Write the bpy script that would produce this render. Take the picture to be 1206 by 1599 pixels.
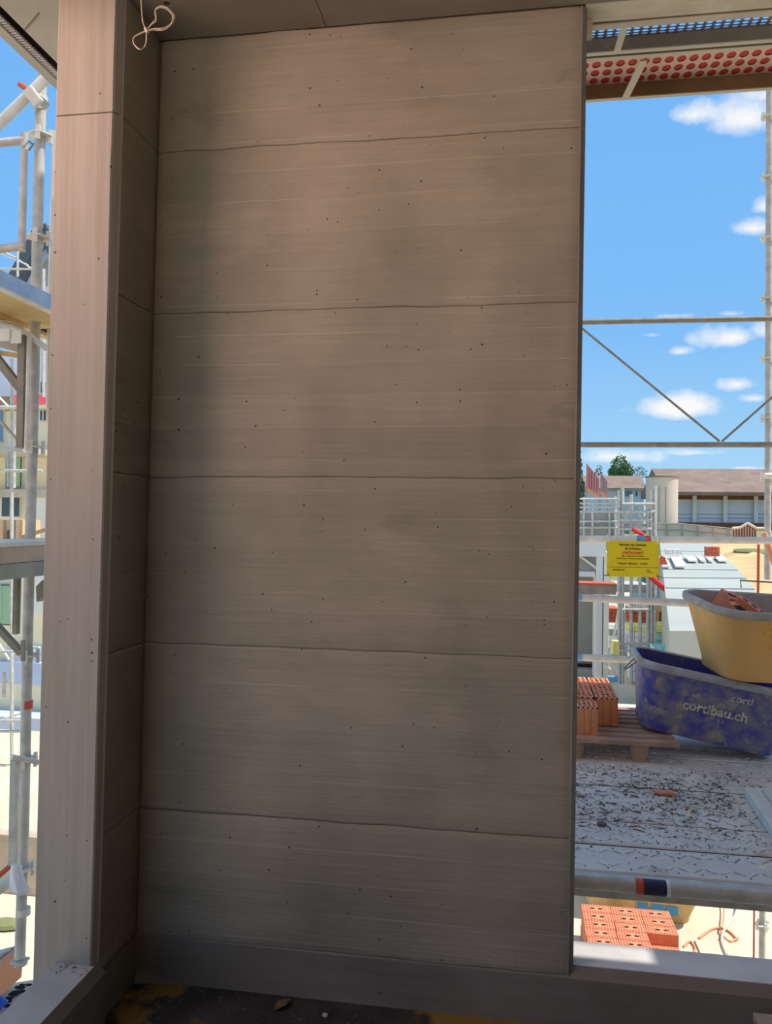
import bpy, bmesh, math, random
from mathutils import Vector, Matrix, noise
random.seed(7)
C = bpy.context.scene.collection
for o in list(bpy.data.objects): bpy.data.objects.remove(o)

# ------------------------------------------------------------------ camera
EYE = 1.47
F = 1245.763; CX, CY = 603.0, 799.5
def _n(v): return Vector(v).normalized()
AX = _n((7831.0, 89.5, -F))                # world +X in camera axes (x right, y down, z forward)
AY = _n((198.0, 15.5, F))                  # world +Y
AD = AX.cross(AY) * -1                     # world down
AD = AY.cross(AX)
def ray(px, py):
    v = Vector((px - CX, py - CY, F))
    return Vector((v.dot(AX), v.dot(AY), -v.dot(AD))) / F
def at(px, py, ax, val):                   # point of the place on the plane  axis = val
    d = ray(px, py); o = (0, 0, EYE)
    t = (val - o[ax]) / d[ax]
    return Vector((0, 0, EYE)) + d * t
def atd(px, py, d): return Vector((0, 0, EYE)) + ray(px, py) * d
cam_d = bpy.data.cameras.new('camera'); cam = bpy.data.objects.new('camera', cam_d); C.objects.link(cam)
cam_d.sensor_fit = 'HORIZONTAL'; cam_d.sensor_width = 36.0; cam_d.lens = F / 1206 * 36.0
cam_d.clip_start = 0.05; cam_d.clip_end = 600
R = Matrix(((AX.x, -AX.y, -AX.z), (AY.x, -AY.y, -AY.z), (-AD.x, AD.y, AD.z)))
cam.matrix_world = Matrix.Translation((0, 0, EYE)) @ R.to_4x4()
bpy.context.scene.camera = cam
vs = bpy.context.scene.view_settings
vs.view_transform = 'Standard'; vs.look = 'None'; vs.gamma = 1; vs.use_curve_mapping = False
vs.exposure = 0.0

# ------------------------------------------------------------------ light
def lin(c):
    return tuple((x/255/12.92 if x/255 <= .04045 else ((x/255+.055)/1.055)**2.4) for x in c) + (1,)
SUN_AZ, SUN_EL = math.radians(88), math.radians(60)      # azimuth from +Y towards +X
sd = bpy.data.lights.new('sun', 'SUN'); sd.energy = 5.2; sd.angle = math.radians(.55); sd.color = (1, .955, .88)
so = bpy.data.objects.new('sun', sd); C.objects.link(so)
sdir = Vector((math.sin(SUN_AZ)*math.cos(SUN_EL), math.cos(SUN_AZ)*math.cos(SUN_EL), math.sin(SUN_EL)))
so.rotation_euler = sdir.to_track_quat('Z', 'Y').to_euler()
def area(name, loc, target, sx, sy, power, col, spread):
    ad = bpy.data.lights.new(name, 'AREA'); ad.shape = 'RECTANGLE'; ad.size = sx; ad.size_y = sy; ad.energy = power; ad.color = col; ad.spread = math.radians(spread)
    ao = bpy.data.objects.new(name, ad); C.objects.link(ao); ao.location = loc; ao.rotation_euler = (Vector(loc) - Vector(target)).to_track_quat('Z', 'Y').to_euler()
# added fill lamps in place of bounce off sunlit surfaces: one through the left opening, one from behind the camera
area('glow_left_opening', (-2.7, .7, 2.9), (-.45, 2.3, 2.75), 1.0, .9, 23, (1.0, .62, .50), 110)
area('glow_behind', (.5, -2.25, 2.5), (.2, 2.3, 2.9), 2.6, .6, 7, (1.0, .74, .62), 80)

w = bpy.data.worlds.new('sky'); bpy.context.scene.world = w; w.use_nodes = True
nt = w.node_tree; N = nt.nodes; L = nt.links
for n in list(N): N.remove(n)
def nd(t, **k):
    n = N.new(t)
    for a, b in k.items(): setattr(n, a, b)
    return n
def mth(op, a, b=None, c=None, clamp=False):
    n = nd('ShaderNodeMath', operation=op, use_clamp=clamp)
    for i, v in enumerate((a, b, c)):
        if v is None: continue
        if isinstance(v, (int, float)): n.inputs[i].default_value = v
        else: L.new(v, n.inputs[i])
    return n.outputs[0]
tc = nd('ShaderNodeTexCoord'); sp = nd('ShaderNodeSeparateXYZ'); L.new(tc.outputs['Generated'], sp.inputs[0])
X_, Y_, Z_ = sp.outputs
ramp = nd('ShaderNodeValToRGB'); L.new(Z_, ramp.inputs[0])
e = ramp.color_ramp.elements
e[0].position = 0.0; e[0].color = lin((186, 222, 248))
e[1].position = 1.0; e[1].color = lin((100, 160, 232))
for p, c in ((.09, (160, 210, 248)), (.22, (130, 191, 248)), (.42, (120, 184, 247))):
    q = e.new(p); q.color = lin(c)
ys = mth('MAXIMUM', Y_, .05)
U = mth('DIVIDE', X_, ys); W = mth('DIVIDE', Z_, ys)
ns = nd('ShaderNodeTexNoise'); ns.inputs['Scale'].default_value = 13; ns.inputs['Detail'].default_value = 7; ns.inputs['Roughness'].default_value = .62
L.new(tc.outputs['Generated'], ns.inputs['Vector'])
ns2 = nd('ShaderNodeTexNoise'); ns2.inputs['Scale'].default_value = 3.2; ns2.inputs['Detail'].default_value = 8; ns2.inputs['Roughness'].default_value = .6
L.new(tc.outputs['Generated'], ns2.inputs['Vector'])
den = None
for px, py, rx, ry, am in ((1085, 180, 50, 26, 1), (1165, 188, 62, 40, 1.1), (1195, 150, 60, 24, .8), (1178, 356, 40, 18, 1), (1206, 322, 34, 18, 1), (1150, 528, 66, 22, 1),
                       (1200, 520, 50, 26, 1), (1062, 549, 24, 10, .85), (1018, 523, 32, 12, .5), (1058, 637, 66, 20, 1.1), (1152, 600, 38, 16, 1), (1178, 622, 34, 12, .8),
                       (1045, 494, 60, 9, .4), (1140, 490, 40, 10, .4), (960, 714, 85, 16, .85), (1085, 707, 60, 10, .7), (1180, 732, 60, 6, .6), (40, 430, 30, 18, .5)):
    r0 = ray(px, py); r1 = ray(px + rx, py); r2 = ray(px, py - ry)
    u0, w0 = r0.x/r0.y, r0.z/r0.y
    a = abs(r1.x/r1.y - u0); b = abs(r2.z/r2.y - w0)
    du = mth('DIVIDE', mth('SUBTRACT', U, u0), a); dw = mth('DIVIDE', mth('SUBTRACT', W, w0), b)
    # flat cloud bases: the lower half falls off faster
    dw = mth('MULTIPLY', dw, mth('ADD', 1.0, mth('MULTIPLY', mth('LESS_THAN', dw, 0.0), .5)))
    q = mth('SUBTRACT', am, mth('SQRT', mth('ADD', mth('MULTIPLY', du, du), mth('MULTIPLY', dw, dw))))
    den = q if den is None else mth('MAXIMUM', den, q)
front = mth('ADD', mth('MAXIMUM', den, -.9), mth('MULTIPLY', mth('SUBTRACT', ns.outputs[0], .5), 3.2))
front = mth('MULTIPLY', mth('SMOOTH_MIN', mth('MAXIMUM', mth('SUBTRACT', front, .0), 0), 1.0, .3), mth('GREATER_THAN', Y_, .05))
side = mth('MULTIPLY', mth('SUBTRACT', ns2.outputs[0], .49), 7.0, clamp=True)
side = mth('MULTIPLY', side, mth('SUBTRACT', 1.0, mth('MULTIPLY', mth('SUBTRACT', Y_, .1), 5.0, clamp=True)))
side = mth('MULTIPLY', side, mth('MULTIPLY', mth('SUBTRACT', Z_, .02), 10.0, clamp=True))
cl = mth('MAXIMUM', front, side, clamp=True)
mx = nd('ShaderNodeMix', data_type='RGBA'); L.new(cl, mx.inputs[0]); L.new(ramp.outputs[0], mx.inputs[6]); mx.inputs[7].default_value = lin((250, 251, 252))
bg = nd('ShaderNodeBackground'); bg.inputs[1].default_value = 1.0; L.new(mx.outputs[2], bg.inputs[0])
wo = nd('ShaderNodeOutputWorld'); L.new(bg.outputs[0], wo.inputs[0])

# ------------------------------------------------------------------ materials
MATS = {}
def material(name, col, col2=None, scale=6, stretch=(1, 1, 1), rough=.8, metal=0, lo=.35, hi=.65, detail=5,
             bump=0, bscale=None, grain=None, pores=0, spots=None, alpha=None, gscale=None, gamt=.25, boards=None):
    m = bpy.data.materials.new(name); m.use_nodes = True; MATS[name] = m
    t = m.node_tree; nn = t.nodes; ll = t.links; b = nn['Principled BSDF']
    b.inputs['Roughness'].default_value = rough; b.inputs['Metallic'].default_value = metal
    b.inputs['Base Color'].default_value = lin(col)
    tcn = nn.new('ShaderNodeTexCoord')
    def mp(sc):
        q = nn.new('ShaderNodeMapping'); q.inputs['Scale'].default_value = sc; ll.new(tcn.outputs['Object'], q.inputs[0]); return q.outputs[0]
    def noi(sc, vec, det=5, ro=.55):
        q = nn.new('ShaderNodeTexNoise'); q.inputs['Scale'].default_value = sc; q.inputs['Detail'].default_value = det; q.inputs['Roughness'].default_value = ro
        ll.new(vec, q.inputs['Vector']); return q.outputs[0]
    def rng(v, a, bb, lo_=0, hi_=1):
        q = nn.new('ShaderNodeMapRange'); ll.new(v, q.inputs[0])
        for i, x in enumerate((a, bb, lo_, hi_)): q.inputs[1+i].default_value = x
        return q.outputs[0]
    def mix(f, a, c, mode='MIX'):
        q = nn.new('ShaderNodeMix'); q.data_type = 'RGBA'; q.blend_type = mode
        if isinstance(f, (int, float)): q.inputs[0].default_value = f
        else: ll.new(f, q.inputs[0])
        for i, x in ((6, a), (7, c)):
            if isinstance(x, tuple): q.inputs[i].default_value = x
            else: ll.new(x, q.inputs[i])
        return q.outputs[2]
    cur = lin(col); h = None
    if col2:
        v = noi(scale, mp(stretch), detail); cur = mix(rng(v, lo, hi), lin(col), lin(col2)); h = v
    if spots:
        for (sc, thr, cc, st) in spots:
            v = noi(sc, mp(st), 6, .65); cur = mix(rng(v, thr, thr + (.12 if boards else .05)), cur, lin(cc))
    if grain:
        g = noi(gscale or 1.0, mp(grain), 4, .6)
        g2 = rng(g, .3, .7, 1 - gamt, 1 + gamt)
        q = nn.new('ShaderNodeVectorMath'); q.operation = 'SCALE'
        if isinstance(cur, tuple):
            q.inputs[0].default_value = cur[:3]
        else: ll.new(cur, q.inputs[0])
        ll.new(g2, q.inputs['Scale']); cur = q.outputs[0]; h = g
    edge = None
    if boards:      # imprint of the formwork boards: each board a slightly different tone, a fine raised line between two
        def mt(op, a, b_=None, c_=None):
            q = nn.new('ShaderNodeMath'); q.operation = op
            for i_, x in enumerate((a, b_, c_)):
                if x is None: continue
                if isinstance(x, (int, float)): q.inputs[i_].default_value = x
                else: ll.new(x, q.inputs[i_])
            return q.outputs[0]
        sx = nn.new('ShaderNodeSeparateXYZ'); ll.new(tcn.outputs['Object'], sx.inputs[0])
        zz_ = mt('ADD', mt('DIVIDE', sx.outputs[2], boards), mt('MULTIPLY', noi(1.1, mp((0, 0, 1)), 1), 2.2))
        zz_ = mt('ADD', zz_, mt('MULTIPLY', noi(1.3, mp((1, 1, .2)), 2), .12))
        wn = nn.new('ShaderNodeTexWhiteNoise'); wn.noise_dimensions = '1D'; ll.new(mt('FLOOR', zz_), wn.inputs['W'])
        q = nn.new('ShaderNodeVectorMath'); q.operation = 'SCALE'
        if isinstance(cur, tuple): q.inputs[0].default_value = cur[:3]
        else: ll.new(cur, q.inputs[0])
        ll.new(rng(wn.outputs[0], 0, 1, .955, 1.045), q.inputs['Scale'])
        fr = mt('FRACT', zz_); edge = mt('MULTIPLY', mt('LESS_THAN', fr, .035), rng(noi(2.3, mp((1, 1, 3)), 3), .42, .6))
        cur = mix(mt('MULTIPLY', edge, .16), q.outputs[0], lin((225, 212, 196)))
    for pores, plo, phi in ((pores, .45, .115), (pores*2.6 if boards else 0, .70, .12)):
        if not pores: continue
        v = nn.new('ShaderNodeTexVoronoi'); v.inputs['Scale'].default_value = pores; ll.new(mp((1, 1, 1)), v.inputs['Vector'])
        s = nn.new('ShaderNodeSeparateColor'); ll.new(v.outputs['Color'], s.inputs[0])
        r_ = rng(s.outputs[0], plo, 1.0, .0, phi)
        lt = nn.new('ShaderNodeMath'); lt.operation = 'LESS_THAN'; ll.new(v.outputs['Distance'], lt.inputs[0]); ll.new(r_, lt.inputs[1])
        cur = mix(lt.outputs[0], cur, lin((66, 58, 50)))
    if not isinstance(cur, tuple): ll.new(cur, b.inputs['Base Color'])
    if bump:
        if h is None or bscale: h = noi(bscale or 30, mp((1, 1, 1)), 6)
        q = nn.new('ShaderNodeBump'); q.inputs['Strength'].default_value = bump; q.inputs['Distance'].default_value = .01
        ll.new(h, q.inputs['Height']); ll.new(q.outputs[0], b.inputs['Normal'])
    if alpha is not None: b.inputs['Alpha'].default_value = alpha
    return m
M = MATS
material('concrete_wall', (128, 122, 107), (162, 152, 136), scale=2.1, stretch=(1, 1, .8), rough=.72, detail=8, lo=.28, hi=.74, grain=(4, 4, 110), gamt=.06, bump=.22, boards=.098,
         pores=32, spots=[(1.4, .57, (158, 146, 131), (.7, 1, 1.6)), (2.6, .62, (122, 114, 100), (.6, 1, 1.5))])
material('concrete_column', (172, 161, 149), (152, 144, 134), scale=3, stretch=(1, 1, .25), rough=.75, grain=(34, 34, .8), gamt=.10, bump=.2, pores=30, spots=[(9, .66, (148, 136, 122), (1, 1, .35))])
material('concrete_ceiling', (140, 128, 116), (158, 146, 133), scale=2, rough=.8, grain=(1, 14, 1), gamt=.08, pores=9)
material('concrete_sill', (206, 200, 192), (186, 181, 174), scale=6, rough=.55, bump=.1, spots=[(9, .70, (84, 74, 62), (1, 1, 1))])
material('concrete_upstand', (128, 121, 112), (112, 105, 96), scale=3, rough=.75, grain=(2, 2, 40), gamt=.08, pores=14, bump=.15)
material('concrete_core', (112, 102, 88), rough=.95)
material('concrete_edge', (226, 214, 190), (206, 192, 168), scale=5, rough=.8, grain=(1, 20, 20), gamt=.1, pores=10)
material('screed', (44, 42, 41), (66, 62, 58), scale=8, rough=.9, detail=8, bump=.5, bscale=60,
         spots=[(70, .62, (118, 112, 104), (1, 1, 1)), (95, .64, (20, 19, 18), (1, 1, 1)), (2.0, .50, (140, 108, 46), (1, 1, 1))])
material('galvanised', (206, 202, 192), (178, 174, 164), scale=14, rough=.5, metal=0, detail=6, spots=[(22, .70, (212, 205, 190), (1, 1, .5))])
material('galvanised_bright', (232, 226, 212), (210, 204, 192), scale=10, rough=.5, metal=0, spots=[(16, .70, (225, 214, 190), (1, 1, .6))])
material('galvanised_dark', (128, 120, 106), (150, 142, 126), scale=12, rough=.6)
material('deck_steel', (228, 216, 202), (206, 194, 182), scale=3, rough=.6, metal=0, detail=7, bump=.2, bscale=60,
         spots=[(5.5, .62, (238, 226, 200), (1, 1.6, 1)), (3.3, .60, (200, 172, 156), (1, 1.2, 1)), (38, .66, (130, 126, 124), (1, 1, 1))])
material('tread_steel', (250, 246, 240), (150, 146, 142), scale=30, rough=.4, metal=0)
material('dark_gap', (26, 25, 24), rough=.95)
material('crumb_dark', (112, 106, 100), rough=1); material('crumb_light', (190, 180, 162), rough=1); material('crumb_red', (168, 92, 66), rough=1)
material('brick', (226, 142, 104), (212, 124, 84), scale=14, rough=.9, bump=.2, bscale=80)
material('brick_web', (240, 176, 140), (216, 140, 104), scale=20, rough=.9)
material('brick_far', (214, 112, 78), (190, 90, 62), scale=4, rough=.9)
material('brick_brown', (222, 150, 104), (204, 132, 86), scale=10, rough=.85, grain=(60, 60, .6), gamt=.07)
material('brick_hole', (160, 66, 40), rough=1)
material('wood_pallet', (196, 160, 136), (164, 130, 108), scale=5, rough=.85, grain=(3, 60, 60), gamt=.15)
material('wood_light', (226, 196, 140), (204, 168, 108), scale=3, stretch=(1, 1, 1), rough=.8, grain=(9, 1.4, 3), gamt=.14, spots=[(3, .66, (196, 178, 138), (1, .5, 1))])
material('wood_board', (160, 140, 118), (136, 116, 98), scale=4, rough=.8, grain=(50, 3, 50), gamt=.15)
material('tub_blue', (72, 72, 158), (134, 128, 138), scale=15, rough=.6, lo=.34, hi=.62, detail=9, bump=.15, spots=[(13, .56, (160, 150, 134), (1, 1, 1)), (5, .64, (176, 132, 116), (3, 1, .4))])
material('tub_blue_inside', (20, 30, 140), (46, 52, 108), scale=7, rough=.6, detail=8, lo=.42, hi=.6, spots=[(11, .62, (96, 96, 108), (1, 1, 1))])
material('tub_rim', (176, 172, 176), (150, 148, 156), scale=14, rough=.65, spots=[(12, .58, (158, 134, 110), (1, 1, 1))])
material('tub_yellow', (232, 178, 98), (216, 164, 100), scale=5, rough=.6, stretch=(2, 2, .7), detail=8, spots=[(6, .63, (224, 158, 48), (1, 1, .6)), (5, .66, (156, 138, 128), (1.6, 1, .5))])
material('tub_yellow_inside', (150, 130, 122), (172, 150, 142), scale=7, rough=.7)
material('tub_rim_grey', (178, 170, 160), (150, 144, 134), scale=14, rough=.65)
material('tub_letter', (226, 218, 192), (160, 154, 146), scale=30, rough=.8, lo=.4, hi=.62)
material('yellow_sign', (226, 204, 20), (216, 192, 10), scale=9, rough=.5)
material('sign_black', (34, 30, 14), rough=.7); material('sign_red', (226, 92, 24), rough=.7)
material('orange_tape', (216, 92, 58), rough=.6); material('navy_tape', (36, 40, 74), rough=.6); material('blue_tape', (110, 156, 190), rough=.6); material('white_paint', (238, 238, 234), rough=.6)
material('plastic_white', (240, 240, 240), (222, 226, 232), scale=8, rough=.35)
material('plastic_bag', (238, 236, 240), rough=.3, alpha=.85)
material('string', (196, 180, 160), rough=.9)
material('grille_black', (32, 25, 24), rough=.8); material('grille_mesh', (208, 204, 200), rough=.6)
material('slab_light', (196, 192, 178), (178, 172, 160), scale=3, rough=.8)
material('plank_blue', (150, 152, 172), rough=.55); material('plank_cream', (240, 200, 176), rough=.6); material('plank_red', (210, 70, 62), rough=.7)
material('plank_brown', (168, 142, 110), (146, 122, 92), scale=4, rough=.7, spots=[(14, .66, (176, 156, 128), (1, 1, 1))])
material('plank_lip', (214, 200, 176), rough=.6)
material('deck_side_blue', (186, 204, 224), (160, 182, 208), scale=12, rough=.5, metal=.2)
material('ground_concrete', (222, 206, 176), (204, 190, 164), scale=1.4, rough=.9, detail=7, spots=[(3.5, .66, (190, 178, 158), (1, 1, 1))])
material('ground_site', (206, 196, 176), (182, 172, 152), scale=.5, rough=.95, detail=8)
material('grass', (118, 126, 82), (150, 144, 96), scale=1.2, rough=1)
material('dirt_yellow', (222, 190, 136), (198, 162, 108), scale=.35, rough=1, detail=8, spots=[(.5, .66, (150, 136, 96), (1, 1, 1))])
material('dirt_dark', (52, 52, 56), rough=1)
material('roof_green', (176, 178, 166), (166, 168, 156), scale=.4, rough=.9)
material('roof_white', (232, 228, 220), rough=.8); material('seam_grey', (140, 150, 150), rough=.9)
material('roof_tile', (146, 124, 108), (130, 108, 94), scale=.7, rough=.9, grain=(1.5, 1, 12), gamt=.12)
material('facade_white', (214, 220, 236), (204, 212, 230), scale=.4, rough=.7); material('facade_post', (214, 214, 214), rough=.7)
material('eaves_brown', (134, 90, 62), (110, 70, 48), scale=2, rough=.8)
material('silo', (226, 208, 190), (216, 198, 180), scale=.5, rough=.8); material('silo_cap', (140, 122, 108), rough=.8)
material('cladding_blue', (200, 222, 234), rough=.7); material('glass_dark', (66, 84, 92), rough=.15); material('glass_blue', (110, 140, 170), rough=.15)
material('retaining', (222, 210, 196), (208, 196, 182), scale=.6, rough=.9)
material('rail_grey', (160, 156, 150), rough=.6)
material('banner_red', (248, 112, 124), (240, 84, 100), scale=3, rough=.7)
material('red_tube', (206, 44, 44), rough=.6); material('rust_red', (196, 96, 66), rough=.8)
material('white_wall', (236, 234, 228), (222, 220, 212), scale=.8, rough=.85); material('grey_wall', (172, 172, 168), (156, 156, 150), scale=.8, rough=.9)
material('cream_wall', (240, 230, 196), (232, 220, 184), scale=.4, rough=.85); material('blue_grey_slab', (188, 202, 224), rough=.85)  # bluish grey slab tone for the block's band, panel and plinth
material('yellow_wrap', (240, 226, 130), rough=.6); material('cyan_box', (150, 214, 204), rough=.5); material('green_wrap', (150, 190, 150), rough=.6); material('orange_form', (232, 172, 96), rough=.7)
material('leaf_green', (110, 142, 84), (76, 108, 66), scale=.8, rough=.9); material('leaf_conifer', (84, 106, 84), (110, 128, 104), scale=.8, rough=.9); material('bark', (92, 76, 60), rough=.9)
material('dry_leaf', (112, 98, 58), rough=.8); material('pebble', (176, 170, 160), rough=.8)
material('cable_orange', (222, 150, 112), rough=.6); material('cable_white', (236, 224, 204), rough=.6)
material('roof_dark', (84, 90, 96), rough=.7); material('tan_board', (226, 186, 140), rough=.8); material('tub_sand', (222, 190, 134), (186, 158, 104), scale=6, rough=.7, spots=[(7, .6, (162, 136, 88), (1, 1, 1))])
material('letter_blue', (70, 150, 196), rough=.6); material('red_panel', (176, 96, 88), (150, 72, 66), scale=7, rough=.8); material('toe_board', (206, 184, 158), (184, 162, 138), scale=6, rough=.85, detail=7, spots=[(24, .68, (110, 84, 66), (1, 1, 1))])
material('toe_board_grey', (168, 166, 150), (148, 148, 136), scale=6, rough=.85, detail=7); material('blue_plastic', (34, 84, 180), rough=.5)

# ------------------------------------------------------------------ mesh helpers
class MB:
    def __init__(s): s.v = []; s.f = []; s.mi = []; s.cur = 0
    def add(s, vs_, fs):
        b = len(s.v); s.v += [tuple(v) for v in vs_]; s.f += [tuple(b + i for i in f) for f in fs]; s.mi += [s.cur] * len(fs); return s
    def box(s, c, d, rot=None, taper=1):
        c = Vector(c); h = Vector(d) / 2; vs_ = []
        for z in (-1, 1):
            k = taper if z > 0 else 1
            for x, y in ((-1, -1), (1, -1), (1, 1), (-1, 1)):
                p = Vector((x*h.x*k, y*h.y*k, z*h.z))
                vs_.append(c + (rot @ p if rot else p))
        return s.add(vs_, [(3, 2, 1, 0), (4, 5, 6, 7), (0, 1, 5, 4), (1, 2, 6, 5), (2, 3, 7, 6), (3, 0, 4, 7)])
    def bb(s, x0, x1, y0, y1, z0, z1): return s.box(((x0+x1)/2, (y0+y1)/2, (z0+z1)/2), (abs(x1-x0), abs(y1-y0), abs(z1-z0)))
    def bar(s, p0, p1, wd, ht, up=(0, 0, 1)):
        p0, p1 = Vector(p0), Vector(p1); d = p1 - p0; z = d.normalized(); u = Vector(up)
        if abs(z.dot(u)) > .98: u = Vector((0, 1, 0))
        x = z.cross(u).normalized(); y = z.cross(x)
        return s.box((p0+p1)/2, (wd, ht, d.length), Matrix((x, y, z)).transposed())
    def tube(s, pts, r, n=10, cap=True):
        pts = [Vector(p) for p in pts]; rings = []; ux = None
        for i, p in enumerate(pts):
            t = (pts[min(i+1, len(pts)-1)] - pts[max(i-1, 0)]).normalized()
            if ux is None: ux = t.orthogonal().normalized()
            ux = (ux - t * ux.dot(t)).normalized(); uy = t.cross(ux)
            rr = r[i] if isinstance(r, (list, tuple)) else r
            rings.append([p + (ux*math.cos(2*math.pi*k/n) + uy*math.sin(2*math.pi*k/n))*rr for k in range(n)])
        vs_ = [v for rg in rings for v in rg]; fs = []
        for i in range(len(pts)-1):
            for k in range(n): fs.append((i*n+k, i*n+(k+1) % n, (i+1)*n+(k+1) % n, (i+1)*n+k))
        if cap: fs += [tuple(range(n))[::-1], tuple((len(pts)-1)*n+k for k in range(n))]
        return s.add(vs_, fs)
    def prism(s, poly, axis_vec):
        n = len(poly); a = [Vector(p) for p in poly]; v = Vector(axis_vec)
        return s.add(a + [p + v for p in a], [tuple(range(n))[::-1], tuple(range(n, 2*n))] + [(i, (i+1) % n, n+(i+1) % n, n+i) for i in range(n)])
    def loft(s, loops, cap0=True, cap1=True):
        n = len(loops[0]); vs_ = [p for l in loops for p in l]; fs = []
        for i in range(len(loops)-1):
            for k in range(n): fs.append((i*n+k, i*n+(k+1) % n, (i+1)*n+(k+1) % n, (i+1)*n+k))
        if cap0: fs.append(tuple(range(n))[::-1])
        if cap1: fs.append(tuple((len(loops)-1)*n+k for k in range(n)))
        return s.add(vs_, fs)
    def mesh(s, name, mats, smooth=False, fix=True):
        me = bpy.data.meshes.new(name); me.from_pydata(s.v, [], s.f)
        for m in (mats if isinstance(mats, (list, tuple)) else [mats]): me.materials.append(M[m])
        for p, i in zip(me.polygons, s.mi): p.material_index = i; p.use_smooth = smooth
        if fix:
            b = bmesh.new(); b.from_mesh(me); bmesh.ops.recalc_face_normals(b, faces=b.faces); b.to_mesh(me); b.free()
        if smooth:
            try: me.set_sharp_from_angle(angle=math.radians(40))
            except Exception: pass
        return me
    def build(s, name, mats, parent=None, smooth=False, fix=True):
        return link(name, s.mesh(name, mats, smooth, fix), parent)
def link(name, me, parent=None, loc=None, rot=None):
    o = bpy.data.objects.new(name, me); C.objects.link(o)
    if loc is not None: o.location = loc
    if rot is not None: o.rotation_euler = rot
    if parent is not None:
        o.parent = parent; o.matrix_parent_inverse = Matrix.Identity(4)
        if ABS.get(parent.name) is not None and loc is None: o.location = -ABS[parent.name]
    return o
ABS = {}
def thing(name, label, cat, loc=(0, 0, 0), rot=(0, 0, 0), group=None, world_parts=False):
    o = bpy.data.objects.new(name, None); C.objects.link(o); o.location = loc; o.rotation_euler = rot; o.empty_display_size = .1
    if world_parts: ABS[o.name] = Vector(loc)       # its parts are written in world coordinates
    tag(o, label, cat, group); return o
def tag(o, label, cat, group=None, kind=None):
    o['label'] = label; o['category'] = cat
    if group: o['group'] = group
    if kind: o['kind'] = kind
    return o
def struct(name, mb=None, mat=None, parent=None, **k):
    o = mb.build(name, mat, parent, **k) if mb else link(name, None, parent)
    if parent is None: o['kind'] = 'structure'
    return o
def bevel(o, w=.004, seg=1):
    m = o.modifiers.new('bevel', 'BEVEL'); m.width = w; m.segments = seg; m.limit_method = 'ANGLE'; return o
def text_mesh(name, s, size, mat, parent, loc, rot, ext=.001, align='CENTER', bold=0):
    cu = bpy.data.curves.new(name, 'FONT'); cu.body = s; cu.size = size; cu.extrude = ext; cu.align_x = align; cu.offset = bold; cu.resolution_u = 3
    t = bpy.data.objects.new(name, cu); C.objects.link(t)
    bpy.context.view_layer.update()
    me = bpy.data.meshes.new_from_object(t.evaluated_get(bpy.context.evaluated_depsgraph_get()))
    bpy.data.objects.remove(t); me.materials.clear(); me.materials.append(M[mat])
    o = bpy.data.objects.new(name, me); C.objects.link(o); o.parent = parent; o.location = loc; o.rotation_euler = rot
    return o
exec_parts = []

# ================================================================== THE LOGGIA
CEIL = 2.967; SILL = .195; WY = 2.35; WO = 2.50
JOINTS = [.173, .562, 1.079, 1.597, 2.107, 2.615, CEIL]
def xcorner(z): return -1.145 + (z - .173) / 2.794 * .035
def xfront(z): return -1.155 + (z - .2) / 2.74 * .028
def xout(z): return -1.333 + (z - .15) / 2.8 * .027
def xright(z): return .172 + (z - .173) / 2.794 * .011

wall_back = struct('wall_back')
wall_back['label'] = 'board-marked raw concrete wall filling the middle, with horizontal formwork joints'
mb = MB()
zs = [0.12, CEIL + .02]
mb.add([(xcorner(z)-.1 if i == 0 else xright(z)-.006, y, z) for z in zs for y in (WY+.0045, WO) for i in (0, 1)],
       [(0, 1, 3, 2), (4, 6, 7, 5), (0, 4, 5, 1), (1, 5, 7, 3), (3, 7, 6, 2), (2, 6, 4, 0)])
mb.build('wall_core', 'concrete_core', wall_back)
def band(z0, z1, k, x0f, x1f, nx, nz, place, g0, g1, amp=.0012):
    """one cast lift between two formwork joints: front skin with rounded-in edges and slight unevenness"""
    vs_, fs = [], []
    zz = [0, .004, .012] + [0.012 + (1-.024) * j / nz for j in range(1, nz)] + [1-.012, 1-.004, 1]
    for j, tz in enumerate(zz):
        for i in range(nx + 1):
            tx = i / nx
            wob0 = (noise.noise(Vector((tx*9, k*3.1, 1))) * .004 + noise.noise(Vector((tx*40, k*3.1, 1))) * .0015)
            wob1 = (noise.noise(Vector((tx*9, (k+1)*3.1, 1))) * .004 + noise.noise(Vector((tx*40, (k+1)*3.1, 1))) * .0015)
            a = z0 + wob0 + g0 * (1 - .75*tx); b = z1 + wob1 - g1 * (1 - .75*tx)
            z = a + (b - a) * tz
            x = x0f(z) + (x1f(z) - x0f(z)) * tx
            dep = noise.noise(Vector((x*2.2, z*3.0, k*5.0))) * amp * 2 + noise.noise(Vector((x*8, z*14, k))) * amp * .5
            if j in (0, len(zz)-1): dep += .0045
            elif j in (1, len(zz)-2): dep += .0012
            if i in (0, nx): dep += .004
            vs_.append(place(x, dep, z))
    n = nx + 1
    for j in range(len(zz)-1):
        for i in range(nx): fs.append((j*n+i, j*n+i+1, (j+1)*n+i+1, (j+1)*n+i))
    return MB().add(vs_, fs)
GAP = [.0004, .0022, .0004, .0002, .0002, .0004, .0004]
for k in range(6):
    band(JOINTS[k], JOINTS[k+1], k, lambda z: xcorner(z) + .0008, xright, 70, 16, lambda x, d, z: (x, WY + d, z), GAP[k], GAP[k+1]).build('concrete_lift', 'concrete_wall', wall_back, smooth=True, fix=False)
# chamfered right edge of the wall + its end face
mb = MB()
for a, b in ((0, 1),):
    lo, hi = .17, CEIL
    mb.loft([[(xright(z), WY+.001, z), (xright(z)+.014, WY+.016, z), (xright(z)+.014, WO, z), (xright(z)-.02, WO, z), (xright(z)-.02, WY+.02, z)] for z in [lo + (hi-lo)*i/8 for i in range(9)]])
mb.build('wall_end_chamfer', 'concrete_upstand', wall_back)
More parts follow.
